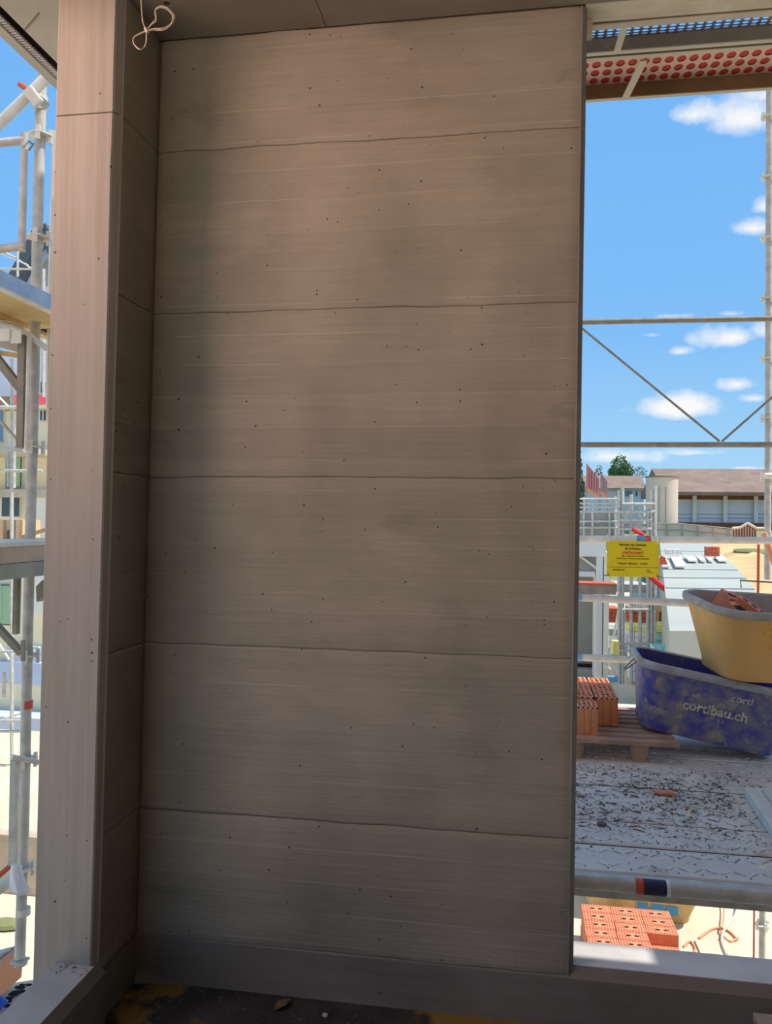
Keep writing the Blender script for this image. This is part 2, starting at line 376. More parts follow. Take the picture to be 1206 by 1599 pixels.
# upstand under the wall and the opening, sill on top with chamfer
mb = MB()
prof = [(WY-.001, -.05), (WY-.001, .168), (WY+.02, SILL), (WO, SILL+.002), (WO, -2.46), (WY+.1, -2.46), (WY+.1, -.05)]
mb.prism([(-1.16, y, z) for y, z in prof[:1] + prof[1:2] + [(WY+.005, .174), (WO, .174)] + prof[4:]], (1.30, 0, 0))
mb.prism([(.14, y, z) for y, z in prof], (3.1, 0, 0))
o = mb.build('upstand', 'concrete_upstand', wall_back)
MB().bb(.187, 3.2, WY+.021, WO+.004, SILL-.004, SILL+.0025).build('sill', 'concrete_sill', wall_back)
# rounded lump of concrete filling the foot of the corner
mb = MB(); loops = []
for i in range(9):
    t = i/8; x = -1.14 + .22*t; r = .03*(1-t)**1.6 + .002
    loops.append([(x, WY-.0, .02), (x, WY-r*1.0, .02), (x, WY-r*.55, .02+r*.5), (x, WY-.0, .02+r*1.6)])
mb.loft(loops); mb.build('corner_fillet', 'concrete_upstand', wall_back, smooth=True)

wall_left = struct('wall_left')
wall_left['label'] = 'concrete pier of the left wall beside the left opening'
mb = MB(); zz = [.0 + CEIL*i/12 for i in range(13)]
def pier(z):
    e = noise.noise(Vector((z*7, 3, 1)))*.0025
    return [(xout(z), 2.10, z), (xout(z)+.004+e*.5, 2.096, z), (xfront(z)-.004+e, 2.096, z), (xfront(z)+e, 2.10, z), (xcorner(z)-.006, 2.118, z), (xcorner(z)-.005, WO, z), (xout(z), WO, z)]
mb.loft([pier(z) for z in zz if z < 2.61] + [pier(2.614)]); mb.build('pier_shaft', 'concrete_column', wall_left)
MB().loft([pier(2.618)] + [pier(z) for z in zz if z > 2.63]).build('pier_shaft', 'concrete_column', wall_left)
mb = MB(); mb.loft([[(p[0]+(.003 if i in (0, 1, 6) else -.003), p[1]+.003, p[2]) for i, p in enumerate(pier(z))] for z in (2.60, 2.63)]); mb.build('joint_filler', 'concrete_core', wall_left)
for k in range(6):
    band(JOINTS[k], JOINTS[k+1], k + 20, lambda z: 2.121, lambda z: WY - .0005, 14, 14, lambda x, d, z: (xcorner(z) - d, x, z), .0003, .0003, .0009).build('concrete_lift', 'concrete_wall', wall_left, smooth=True, fix=False)
MB().loft([[(xcorner(z)-.014, 2.112, z), (xcorner(z)-.001, 2.124, z), (xcorner(z)-.016, 2.15, z)] for z in zz]).build('pier_chamfer', 'concrete_column', wall_left)
# parapet with sill under the left opening
mb = MB()
prof = [(-1.123, -.05), (-1.123, .180), (-1.145, .205), (-1.262, .207), (-1.262, -2.46), (-1.2, -2.46), (-1.2, -.05)]
mb.prism([(x, -2.2, z) for x, z in prof], (0, 4.32, 0)); mb.build('upstand', 'concrete_upstand', wall_left)
MB().bb(-1.264, -1.146, -2.2, 2.097, .198, .208).build('sill', 'concrete_sill', wall_left)
MB().bb(xcorner(.1)-.1, xcorner(.1)+.002, 2.05, WY, -.05, .17).build('upstand', 'concrete_upstand', wall_left)

floor = struct('floor', MB().bb(-1.2, 3.2, -2.4, WY+.08, -.20, .03), 'screed')
floor['label'] = 'dark rough floor with a yellow stain in the corner'
ceiling = struct('ceiling')
xs = -.577
for x0, x1 in ((-1.505, xs-.0012), (xs+.0012, 3.3)):
    MB().bb(x0, x1, -2.4, WY-.004, CEIL, CEIL+.18).build('ceiling_board', 'concrete_ceiling', ceiling)
MB().bb(2.12, 3.3, 2.476, 2.65, CEIL, CEIL+.18).build('edge_board', 'concrete_edge', ceiling)  # unseen extension of the slab edge, added to shade part of the sill
MB().bb(-1.45, 3.3, -2.4, 2.44, CEIL+.004, CEIL+.2).build('slab_core', 'concrete_core', ceiling)
# slab edge outside the right opening
MB().bb(.192, 3.3, WY-.002, 2.438, CEIL+.001, CEIL+.18).build('edge_board', 'concrete_edge', ceiling)
MB().bb(.25, 3.3, 2.438, 2.450, CEIL+.014, CEIL+.18).build('edge_groove', 'grille_black', ceiling)
MB().bb(.2, 3.3, 2.450, 2.474, CEIL-.002, CEIL+.18).build('edge_trim', 'concrete_edge', ceiling)
MB().bb(.187, .218, WY+.07, 2.45, CEIL-.045, CEIL+.01).build('formwork_remnant', 'concrete_edge', ceiling)
# outer left edge of the slab: soffit, drip groove, perforated strip, light edge
for x0, x1, mname, pm, dz in ((-1.541, -1.505, 'drip_groove', 'grille_black', .03), (-1.600, -1.566, 'slab_edge', 'slab_light', 0)):
    MB().bb(x0, x1, -2.4, 3.3, CEIL+dz, CEIL+.2).build(mname, pm, ceiling)
MB().bb(-1.505, -1.40, WO, 3.3, CEIL, CEIL+.2).build('slab_soffit', 'slab_light', ceiling)
mb = MB(); mb.bb(-1.566, -1.541, -2.4, 3.3, CEIL+.012, CEIL+.03); mb.build('strip_back', 'grille_black', ceiling)
mb = MB()
for i in range(130): y = 1.2 + i*.0125; mb.bb(-1.563, -1.542, y, y+.0065, CEIL+.004, CEIL+.012)
o = mb.build('perforated_strip', 'grille_mesh', ceiling); o['kind'] = 'stuff'
MB().bb(-1.504, -1.30, -2.4, 2.6, CEIL-.0012, CEIL+.0).build('soffit_skin', 'slab_light', ceiling)
mb = MB(); mb.bar((-1.409, 2.162, CEIL-.0015), (-1.505, 2.235, CEIL-.0015), .003, .003); mb.build('soffit_crack', 'concrete_core', ceiling)
wall_right = struct('wall_right', MB().bb(3.2, 3.35, -2.4, WO, -.2, CEIL), 'concrete_upstand')
# the storey below and above of the building itself
struct('wall_front', MB().bb(-1.2, 3.2, -2.55, -2.4, -2.46, CEIL), 'concrete_upstand')

# ------------------------------------------------------------------ small things indoors
def ring(cx_, cy_, cz_, rx, rz, n, ph=0, tilt=0.0, jit=.0):
    return [Vector((cx_ + rx*math.cos(ph+2*math.pi*i/n), cy_ + tilt*math.sin(ph+2*math.pi*i/n), cz_ + rz*math.sin(ph+2*math.pi*i/n))) for i in range(n+1)]
# looped string: traced on a vertical plane just in front of the corner
SY = 2.0
def sp(px, py, dy=0): return at(px, py, 1, SY + dy)
def smooth(pts, n=6):
    out = []; P = [pts[0]] + list(pts) + [pts[-1]]
    for i in range(1, len(P)-2):
        for k in range(n):
            t = k/n; a, b, c, d = P[i-1], P[i], P[i+1], P[i+2]
            out.append(.5*((2*b) + (c-a)*t + (2*a-5*b+4*c-d)*t*t + (3*b-a-3*c+d)*t**3))
    out.append(P[-2]); return out
st = thing('looped_string', 'pale looped string hanging from the ceiling corner above the concrete pier', 'string', at(217, 2, 1, SY), world_parts=True)
top = at(217, 2, 1, SY); top.z = CEIL - .001
MB().tube(smooth([top, sp(222, 24), sp(227, 45, .01), sp(229, 60), sp(226, 73), sp(218, 77, -.01), sp(209, 68), sp(209, 59), sp(218, 53), sp(230, 48), sp(243, 47, .01), sp(257, 46), sp(269, 36), sp(272, 24, .01), sp(262, 13), sp(250, 10), sp(243, 16), sp(244, 28, .01), sp(238, 36), sp(229, 48)]), .0018, 6).build('twisted_loop', 'string', st, smooth=True)
MB().tube(smooth([sp(229, 47), sp(236, 39, -.006), sp(244, 32, -.006), sp(242, 18, -.008), sp(250, 12, -.008), sp(263, 16), sp(270, 27), sp(266, 38), sp(254, 44, -.005), sp(240, 45, -.006), sp(229, 49)]), .0015, 6).build('second_strand', 'string', st, smooth=True)
MB().tube([sp(227, 44, -.003), sp(231, 51, -.003)], .0045, 8).build('knot', 'string', st, smooth=True)

def leaf(name, label, px, py, ang, ln):
    c = at(px, py, 2, .033); mb = MB(); prof = [(0, 0), (.2, .22), (.45, .32), (.7, .22), (1, 0)]
    vs_ = []
    for t, h in prof:
        for sg, zc in ((-1, .006), (0, 0), (1, .007)):
            x = (t-.5)*ln; y = sg*h*ln*.7
            vs_.append((c.x + x*math.cos(ang)-y*math.sin(ang), c.y + x*math.sin(ang)+y*math.cos(ang), .033+zc+t*(1-t)*.02))
    mb.add(vs_, [(i*3+k, i*3+k+1, i*3+k+4, i*3+k+3) for i in range(4) for k in range(2)])
    o = mb.build(name, 'dry_leaf'); tag(o, label, 'leaf'); o.modifiers.new('s', 'SOLIDIFY').thickness = .0012; return o
leaf('dry_leaf', 'small dry leaf lying flat at the foot of the concrete wall', 388, 1542, .6, .045)
leaf('dry_leaf', 'curled dry leaf on the dark floor, further out from the wall', 441, 1572, 1.0, .07)
c = at(508, 1584, 2, .036); mb = MB(); mb.loft([[(c.x+r*math.cos(a)*1.2, c.y+r*math.sin(a), .03+z) for a in [i*math.pi/4 for i in range(8)]] for r, z in ((.004, 0), (.008, .003), (.007, .007), (.003, .010))])
tag(mb.build('pebble', 'pebble', smooth=True), 'small pale pebble on the dark floor', 'pebble')
# corner of a slatted wooden board standing on the floor at the lower right
bo = thing('wooden_pallet', 'corner of a wooden pallet on the floor at the lower right under the sill', 'pallet', (.9, 2.28, .03))
MB().bb(-.25, .5, -.10, 0, .115, .135).build('deck_board', 'wood_board', bo)
link('deck_board', bo.children[0].data, bo, (0, -.125, 0)); link('deck_board', bo.children[0].data, bo, (0, -.25, 0))
MB().bb(-.23, -.13, -.35, .0, 0, .115).build('block', 'wood_board', bo); MB().bb(.3, .45, -.35, .0, 0, .115).build('block', 'wood_board', bo)

# ================================================================== SCAFFOLD, RIGHT OF THE WALL
DK = .17
deck = thing('scaffold_deck', 'wide galvanised scaffold walkway of steel planks outside the right opening', 'scaffold deck', (0, 3.087, DK), world_parts=True)
YB = [3.087, 3.345, 3.612, 4.099, 4.377, 4.64, 4.905, 5.17, 5.435, 5.70, 5.97]
for i in range(len(YB)-1):
    y0, y1 = YB[i]+.006, YB[i+1]-.006
    x0, x1 = -.55, 2.5
    mb = MB(); zt = DK
    dz = random.uniform(-.002, .001)
    prof = [(y0, zt-.05), (y0, zt-.005), (y0+.006, zt), (y1-.006, zt), (y1, zt-.005), (y1, zt-.05), (y1-.006, zt-.05), (y1-.006, zt-.008), (y0+.006, zt-.008), (y0+.006, zt-.05)]
    mb.prism([(x0, y, z+dz) for y, z in prof], (x1-x0, 0, 0))
    pk = mb.build('steel_plank', 'deck_steel', deck)
    # herringbone tread ribs and drain holes
    tb = MB(); w_ = y1-y0; rows = max(2, int(w_/.085))
    for r in range(rows):
        yy = y0 + w_*(r+.5)/rows
        nx_ = 42 if i < 6 else 0
        for k in range(nx_):
            xx = .15 + k*.05 + (r % 2)*.02
            a = .75 if (k+r) % 2 else -.75
            if random.random() < .1: continue
            tb.box((xx, yy, zt+dz+.002), (.044, .0055, .005), Matrix.Rotation(a + random.uniform(-.05, .05), 3, 'Z'))
    if tb.v:
        o = tb.build('tread_ribs', 'tread_steel', pk); o['kind'] = 'stuff'; o.location = (0, 0, 0)
    if i < 6:
        hb = MB()
        for k in range(24):
            for yy in (y0+.03, y1-.03):
                xx = .2 + k*.085 + (0 if yy < (y0+y1)/2 else .04)
                hb.add([(xx+.005*math.cos(a), yy+.005*math.sin(a), zt+dz+.0006) for a in [j*math.pi/3 for j in range(6)]], [(0, 1, 2, 3, 4, 5)])
        o = hb.build('drain_holes', 'dark_gap', pk); o['kind'] = 'stuff'
for y in YB[1:6]: MB().bb(-.5, 2.45, y-.0058, y+.0058, DK-.010, DK-.004).build('gap_shade_strip', 'dark_gap', deck)  # dark strips laid in the plank gaps in place of their shade
# deck edge channel and carrying transoms
MB().bb(-.55, 2.5, 3.055, 3.084, DK-.085, DK-.004).build('edge_profile', 'galvanised', deck)
for x in (-.45, 2.3): MB().bar((x, 3.06, DK-.078), (x, 6.3, DK-.078), .05, .05).build('transom', 'galvanised', deck)

# debris on the planks
mb = MB()
def crumb(x, y, z, s):
    vs_ = [Vector((random.uniform(-1, 1), random.uniform(-1, 1), random.uniform(-.1, .1)))*s for _ in range(3)] + [Vector((0, 0, s*random.uniform(.4, .9)))]
    vs_ = [v + Vector((x, y, z)) for v in vs_]; vs_[0].z = vs_[1].z = vs_[2].z = z
    mb.add(vs_, [(0, 1, 2), (0, 1, 3), (1, 2, 3), (2, 0, 3)])
for i in range(6500):
    x = random.uniform(.2, 1.75); y = random.triangular(3.12, 4.7, 4.05)
    if noise.noise(Vector((x*3.2, y*4.5, 2))) < -.12 and random.random() < .85: continue
    if y > 4.42 or (x > 1.06 and y < 4.2 and x > 1.06): continue
    mb.cur = random.choices((0, 1, 2), (6, 2.2, .6))[0]
    crumb(x, y, DK+.001, random.choice((.003, .003, .004, .005, .006, .009, .012)) * (1 if y > 3.6 else .8))
for i in range(220):
    x = random.uniform(.3, 1.05); y = random.uniform(3.5, 4.35); a = random.uniform(0, math.pi); l = random.uniform(.015, .05); mb.cur = random.choice((0, 0, 1))
    mb.box((x, y, DK+.003), (l, .0035, .003), Matrix.Rotation(a, 3, 'Z'))
o = mb.build('mortar_crumbs', ['crumb_dark', 'crumb_light', 'crumb_red'], fix=False); tag(o, 'dark and pale mortar crumbs and splinters strewn over the steel scaffold deck', 'debris', kind='stuff')
mb = MB()
for i in range(70):
    p = at(random.gauss(100, 22), 1516, 0, -1.2); x = random.uniform(-1.255, -1.15); y = 2.09 - abs(random.gauss(0, .02)) if i < 45 else random.uniform(1.7, 1.83)
    mb.cur = 0; crumb(x, y, .2082, random.choice((.002, .003, .005)))
o = mb.build('sill_crumbs', ['crumb_dark'], fix=False); tag(o, 'brown dirt crumbs on the left sill at the foot of the concrete pier', 'debris', kind='stuff')
def lump(name, label, cat, px, py, z, sx, sy, sz, mat, rz=0, seed=0, flat=False):
    c = at(px, py, 2, z); mb = MB(); loops = []
    for r, h in ((.75, 0), (1, .3), (.9, .75), (.45, 1)):
        loops.append([(c.x + (math.cos(a)*math.cos(rz)*sx - math.sin(a)*math.sin(rz)*sy)*r*(1+.25*noise.noise(Vector((a*2, h*3, seed)))), c.y + (math.cos(a)*math.sin(rz)*sx + math.sin(a)*math.cos(rz)*sy)*r, z + h*sz) for a in [i*math.pi/5 for i in range(10)]])
    mb.loft(loops); o = mb.build(name, mat, smooth=not flat); tag(o, label, cat); return o
lump('brick_shard', 'long orange brick shard lying on the steel scaffold deck', 'brick', 1038, 1241, DK+.001, .055, .018, .018, 'brick', -.1, 3, True)
lump('mortar_lump', 'round grey mortar lump on the steel deck near the concrete wall edge', 'stone', 940, 1289, DK+.001, .022, .018, .016, 'crumb_dark', 0, 5)

# loose metal board lying on the deck at the right
p = at(1163, 1228, 2, DK+.05); q = at(1206, 1292, 2, DK+.05); d = (q-p); d.z = 0; L_ = 1.3; d.normalize(); nrm = Vector((-d.y, d.x, 0))
if nrm.x < 0: nrm = -nrm
bt = thing('metal_board', 'loose smooth aluminium deck board lying across the steel planks at the right edge', 'board', (p.x, p.y, DK))
mb = MB(); a0 = Vector((0, 0, .002)); up = Vector((0, 0, .046))
mb.prism([a0, a0+d*L_, a0+d*L_+nrm*.5, a0+nrm*.5], up); bevel(mb.build('board_body', 'galvanised_bright', bt), .003)
mb = MB()
for k in range(4): mb.bar(a0+up+nrm*(.07+.11*k)+d*.03, a0+up+nrm*(.07+.11*k)+d*(L_-.03), .01, .004)
mb.build('board_ribs', 'galvanised', bt)

# near guard tube with tape
gt = thing('guard_tube', 'near galvanised scaffold tube with orange and navy tape just beyond the right sill', 'scaffold tube', (0, 2.8, .2), world_parts=True)
pa, pb = at(880, 1373.5, 1, 2.8), at(1240, 1405, 1, 2.8); d = (pb-pa).normalized()
MB().tube([pa - d*.8, pb + d*.9], .0245, 18).build('tube', 'galvanised', gt, smooth=True)
t0 = at(992, 1384, 1, 2.8); t1 = at(1004, 1385, 1, 2.8); t2 = at(1040, 1388, 1, 2.8)
def onl(p): return pa + d*((p-pa).dot(d))
MB().tube([onl(t0), onl(t1)], .0257, 18).build('orange_tape', 'orange_tape', gt, smooth=True)
MB().tube([onl(t1)+d*.0006, onl(t2)], .0257, 18).build('navy_tape', 'navy_tape', gt, smooth=True)
MB().tube([onl(t2)+d*.0006, onl(t2)+d*.012], .0254, 18).build('white_tape', 'white_paint', gt, smooth=True)

RY = 6.15
def rail(name, label, x0, y0, x1, y1, Yp, r, mat, ext=(1.2, .6), tapes=()):
    t = thing(name, label, 'scaffold tube', (0, Yp, 1), world_parts=True)
    a, b = at(x0, y0, 1, Yp), at(x1, y1, 1, Yp); d = (b-a).normalized()
    MB().tube([a - d*ext[0], b + d*ext[1]], r, 14).build('tube', mat, t, smooth=True)
    for (tx0, tx1, tm) in tapes:
        yy = lambda x: y0 + (y1-y0)*(x-x0)/(x1-x0)
        MB().tube([at(tx0, yy(tx0), 1, Yp), at(tx1, yy(tx1), 1, Yp)], r+.002, 14).build('tape', tm, t, smooth=True)
    return t
RG = 'guard rails of the far scaffold side'
rail('guard_rail', 'bright scaffold guard rail from which the yellow sign hangs', 900, 841.5, 1192, 844, RY, .026, 'galvanised_bright', tapes=((994, 1008, 'blue_tape'), (1008, 1016, 'orange_tape')))
rail('guard_rail', 'middle scaffold guard rail running to the ochre tub, below the yellow sign', 900, 933, 1069, 941.5, RY, .028, 'galvanised', tapes=((898, 909, 'blue_tape'),))
rail('guard_rail', 'lowest scaffold guard rail ending behind the blue tub', 900, 1026, 982, 1030, RY, .027, 'galvanised', tapes=((898, 909, 'blue_tape'),), ext=(1.2, 1.8))
# lattice girder against the sky
lg = thing('lattice_girder', 'dark lattice girder crossing the sky with thin V-shaped diagonals', 'girder', (0, RY, 2.4), world_parts=True)
for x0, y0, x1, y1, nme in ((900, 503, 1206, 497.5, 'top_chord'), (900, 694.5, 1206, 694.5, 'bottom_chord')):
    a, b = at(x0, y0, 1, RY), at(x1, y1, 1, RY); d = b-a
    MB().tube([a - d*.8, b + d*.8], .020, 12).build(nme, 'galvanised_dark', lg, smooth=True)
V0, V1, V2 = (908, 512), (1124, 689), (1330, 512)
for (a, b) in ((V0, V1), ((1128, 689), V2), ((692, 689), V0)):
    MB().tube([at(*a, 1, RY), at(*b, 1, RY)], .0085, 8).build('diagonal', 'galvanised_dark', lg, smooth=True)

# standards with rosettes
def rosette(parent, c, s=1.0, mat='galvanised', wedges=(0, 1, 2, 3)):
    mb = MB(); c = Vector(c)
    mb.tube([c - Vector((0, 0, .004)), c + Vector((0, 0, .004))], .06*s, 8)
    o = mb.build('rosette', mat, parent)
    for k in wedges:
        a = k*math.pi/2 + .3; u = Vector((math.cos(a), math.sin(a), 0))
        MB().bar(c + u*.048*s - Vector((0, 0, .035)), c + u*.048*s + Vector((0, 0, .03)), .022*s, .014*s, u).build('wedge', mat, o)
    return o
sr = thing('scaffold_standard', 'upright galvanised scaffold standard with rosettes at the right edge of the sky', 'scaffold post', (0, 6.5, 0), world_parts=True)
p0, p1 = at(1202, 145, 1, 6.5), at(1199, 905, 1, 6.5); d = p1-p0
MB().tube([p0 - d*.35, p1], .0242, 14).build('pole', 'galvanised', sr, smooth=True)
MB().tube([p0+Vector((.058, .02, 0)) - d*.35, p1+Vector((.058, .02, 0))], .017, 10).build('pole', 'galvanised_bright', sr, smooth=True)
for k, y in enumerate((183, 277, 372, 466, 560, 653, 744, 838)):
    rosette(sr, at(1201.4 - .003*y, y, 1, 6.5), 1.0, 'galvanised_bright', (0, 2, 3))
MB().tube([at(1194, 743, 1, 6.45), at(1240, 743, 1, 6.45)], .024, 10).build('ledger_stub', 'galvanised_bright', sr, smooth=True)
# lower standard beneath the deck
sl = thing('scaffold_standard', 'scaffold standard rising from the sunlit ground below the deck, lower right', 'scaffold post', (0, 6.8, 0), world_parts=True)
pp = at(1191, 1440, 1, 6.6)
MB().tube([(pp.x, 6.6, -2.44), (pp.x, 6.6, .09)], .0245, 14).build('pole', 'galvanised', sl, smooth=True)
rosette(sl, (pp.x, 6.6, pp.z-.02), .9, 'galvanised_bright'); MB().bb(pp.x-.07, pp.x+.07, 6.53, 6.67, -2.448, -2.44).build('base_plate', 'galvanised', sl)
rr = at(1178, 1440, 1, 6.4); tag(MB().tube([(rr.x, 6.4, -2.44), (rr.x, 6.4, .05)], .007, 8).build('red_rod', 'rust_red'), 'thin red rod standing beside the lower standard below the deck', 'rod')
# thin rusty bar in front of the yellow dirt
a, b = at(1185, 850, 1, 6.3), at(1184, 935, 1, 6.3)
tag(MB().tube([a, (b.x, b.y, DK+.0)], .010, 8).build('rusty_bar', 'rust_red'), 'thin rusty upright bar behind the ochre tub, before the dirt bank', 'rod')
a, b = at(1193, 832, 1, 6.2), at(1206, 868, 1, 6.2)
sg = tag(MB().tube([a, b, b + (b-a)*.6], .024, 10).build('pink_strap_tube', 'cable_orange', smooth=True), 'short salmon coloured tube slanting off the right standard', 'tube')

# yellow sign
pc = at(988.5, 873, 1, 6.10)
sign = thing('warning_sign', 'yellow warning sign with black and red lettering tied to the scaffold guard rail', 'sign', pc, (math.radians(-2), 0, math.radians(-1)))
SW, SH = .373, .262
MB().bb(-SW/2, SW/2, -.002, .002, -SH/2, SH/2).build('panel', 'yellow_sign', sign)
rx = (math.pi/2, 0, 0)
for s_, z, sz, m_, b_ in (('Betreten des Gerüstes', .098, .021, 'sign_black', .0004), ('für Unbefugte', .070, .020, 'sign_black', .0004), ('verboten!', .036, .038, 'sign_red', .0012),
                      ('Eltern haften für ihre Kinder', .017, .014, 'sign_black', .0002), ('Veränderungen am Gerüst nur durch den Ersteller', -.001, .0115, 'sign_black', .0002), ('Tragkraft:  200 kg/m²    2 kN/m²', -.039, .0165, 'sign_black', .0003),
                      ('Gerüstbau AG', -.085, .014, 'sign_black', .0003)):
    xx = -.10 if 'AG' in s_ else 0
    text_mesh('lettering', s_, sz, m_, sign, (xx, -.0035, z), rx, .0004, bold=b_)
MB().bb(-SW/2+.004, SW/2-.004, -.0034, -.002, -.062, -.060).build('ruled_line', 'sign_black', sign)
text_mesh('lettering', 'Datum', .009, 'sign_black', sign, (.11, -.0035, -.082), rx, .0004); text_mesh('lettering', 'Erstellt am', .009, 'sign_black', sign, (.12, -.0035, -.098), rx, .0004)
for sx in (-1, 1):
    MB().tube([(sx*(SW/2-.012), -.004, SH/2-.012), (sx*(SW/2-.01), .02, SH/2+.05), (sx*(SW/2-.01), .10, SH/2+.03), (sx*(SW/2-.012), .003, SH/2-.014)], .0022, 5).build('cable_tie', 'plastic_white', sign)
    MB().tube([(sx*(SW/2-.02), -.005, -SH/2+.012), (sx*(SW/2+.02), -.02, -SH/2+.004)], .003, 5).build('cable_tie', 'dark_gap', sign)

# ------------------------------------------------------------------ tubs
def rrect(l, w_, r, z, n=6):
    out = []
    for cx_, cy_, a0 in ((l/2-r, w_/2-r, 0), (-l/2+r, w_/2-r, math.pi/2), (-l/2+r, -w_/2+r, math.pi), (l/2-r, -w_/2+r, 1.5*math.pi)):
        for k in range(n+1):
            a = a0 + math.pi/2*k/n; out.append(Vector((cx_ + r*math.cos(a), cy_ + r*math.sin(a), z)))
    return out
def tub(name, label, loc, rot, l, w_, h, body, inside, rim, rt=.12, tap=.13, hset=(1,)):
    t = thing(name, label, 'mortar tub', loc, rot)
    o_l = []; 
    for s_, z in ((-.07, 0), (-.01, .010), (.03, .05), (.55, .55*h), (1.0, h-.03)):
        k = 1 - (1-s_)*tap*1.0
        o_l.append(rrect(l*k, w_*(1-(1-s_)*tap*1.5), rt*(1-.15*(1-s_)), z if z <= .06 else z))
    mb = MB(); mb.loft(o_l, True, False); mb.build('shell', body, t, smooth=True)
    mb = MB(); i_l = []
    for s_, z in ((1.0, h-.01), (.5, .5*h), (.05, .05), (0, .03)):
        i_l.append(rrect((l-.012)*(1-(1-s_)*tap), (w_-.012)*(1-(1-s_)*tap*1.5), rt-.006, z))
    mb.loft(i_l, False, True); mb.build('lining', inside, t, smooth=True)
    mb = MB(); rl = [rrect(l+a, w_+a, rt+a/2, z) for a, z in ((0, h-.045), (.03, h-.042), (.046, h-.03), (.046, h-.006), (.036, h), (.0, h+.001), (-.012, h-.006), (-.012, h-.03))]
    mb.loft(rl, False, False); mb.build('rim', rim, t, smooth=True)
    return t
def handle(t, x, y, z, sz, ax='x', mat='galvanised_dark'):
    pts = []
    for i in range(9):
        a = math.pi*i/8
        if ax == 'x': pts.append((x - math.sin(a)*sz*.75, y + math.cos(a)*sz*.7, z - math.sin(a)*sz))
        else: pts.append((x + math.cos(a)*sz*.8, y - .012 - math.sin(a)*.01, z - math.sin(a)*sz))
    MB().tube(pts, .0045, 6).build('handle', mat, t, smooth=True)
BL, BW, BH = .85, .58, .385
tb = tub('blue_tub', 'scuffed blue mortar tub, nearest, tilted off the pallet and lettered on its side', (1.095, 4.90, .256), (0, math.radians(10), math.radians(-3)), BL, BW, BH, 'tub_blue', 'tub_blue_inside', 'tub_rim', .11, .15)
handle(tb, -BL/2-.02, 0-.12, BH-.03, .07)
def face_tilt(h, w_, tap): return math.atan2(w_*tap*1.5/2, h)
ft = face_tilt(BH, BW, .15)
text_mesh('lettering', 'cortibau.ch', .076, 'tub_letter', tb, (.0, -BW/2*.866-.003, .165), (math.pi/2+.184, 0, 0), .002, bold=.002)
text_mesh('lettering', 'corti', .06, 'tub_letter', tb, (.12, -BW/2*.932-.003, .265), (math.pi/2+.2, 0, 0), .002, bold=.001)
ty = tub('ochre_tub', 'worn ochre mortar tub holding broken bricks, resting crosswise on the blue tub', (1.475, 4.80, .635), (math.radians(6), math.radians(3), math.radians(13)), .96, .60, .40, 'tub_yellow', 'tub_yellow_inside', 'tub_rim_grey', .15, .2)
handle(ty, .03, -.32, .40, .07, 'y', 'galvanised')
MB().tube([(-.10, .29, .43), (-.10, .31, .47), (.12, .31, .47), (.12, .29, .43)], .005, 6).build('handle', 'galvanised_dark', ty, smooth=True)
def brick_mesh(lx, ly, lz, mat, name='brick_body'):
    mb = MB(); mb.bb(-lx/2, lx/2, -ly/2, ly/2, 0, lz); return mb.mesh(name, mat)
def loose_brick(px, py, Yp, rot, dims, label):
    c = at(px, py, 1, Yp)
    t = thing('hollow_brick', label, 'brick', c, rot, group='bricks in the ochre tub')
    link('body', brick_mesh(*dims, 'brick'), t, (0, 0, -dims[2]/2))
    mb = MB()
    for i in range(-1, 2): mb.bb(i*dims[0]*.28-.018, i*dims[0]*.28+.018, -.02, .02, dims[2]/2-.001, dims[2]/2+.0008)
    mb.build('holes', 'dark_gap', t, )
    return t
loose_brick(1142, 944, 4.92, (.5, .3, .5), (.16, .10, .11), 'orange brick propped highest in the ochre tub')
loose_brick(1172, 954, 4.84, (.2, .62, -.1), (.20, .09, .07), 'orange brick sloping down to the right in the ochre tub')
loose_brick(1146, 958, 4.78, (.75, .1, .9), (.13, .10, .09), 'brown shaded brick at the front inside the ochre tub')
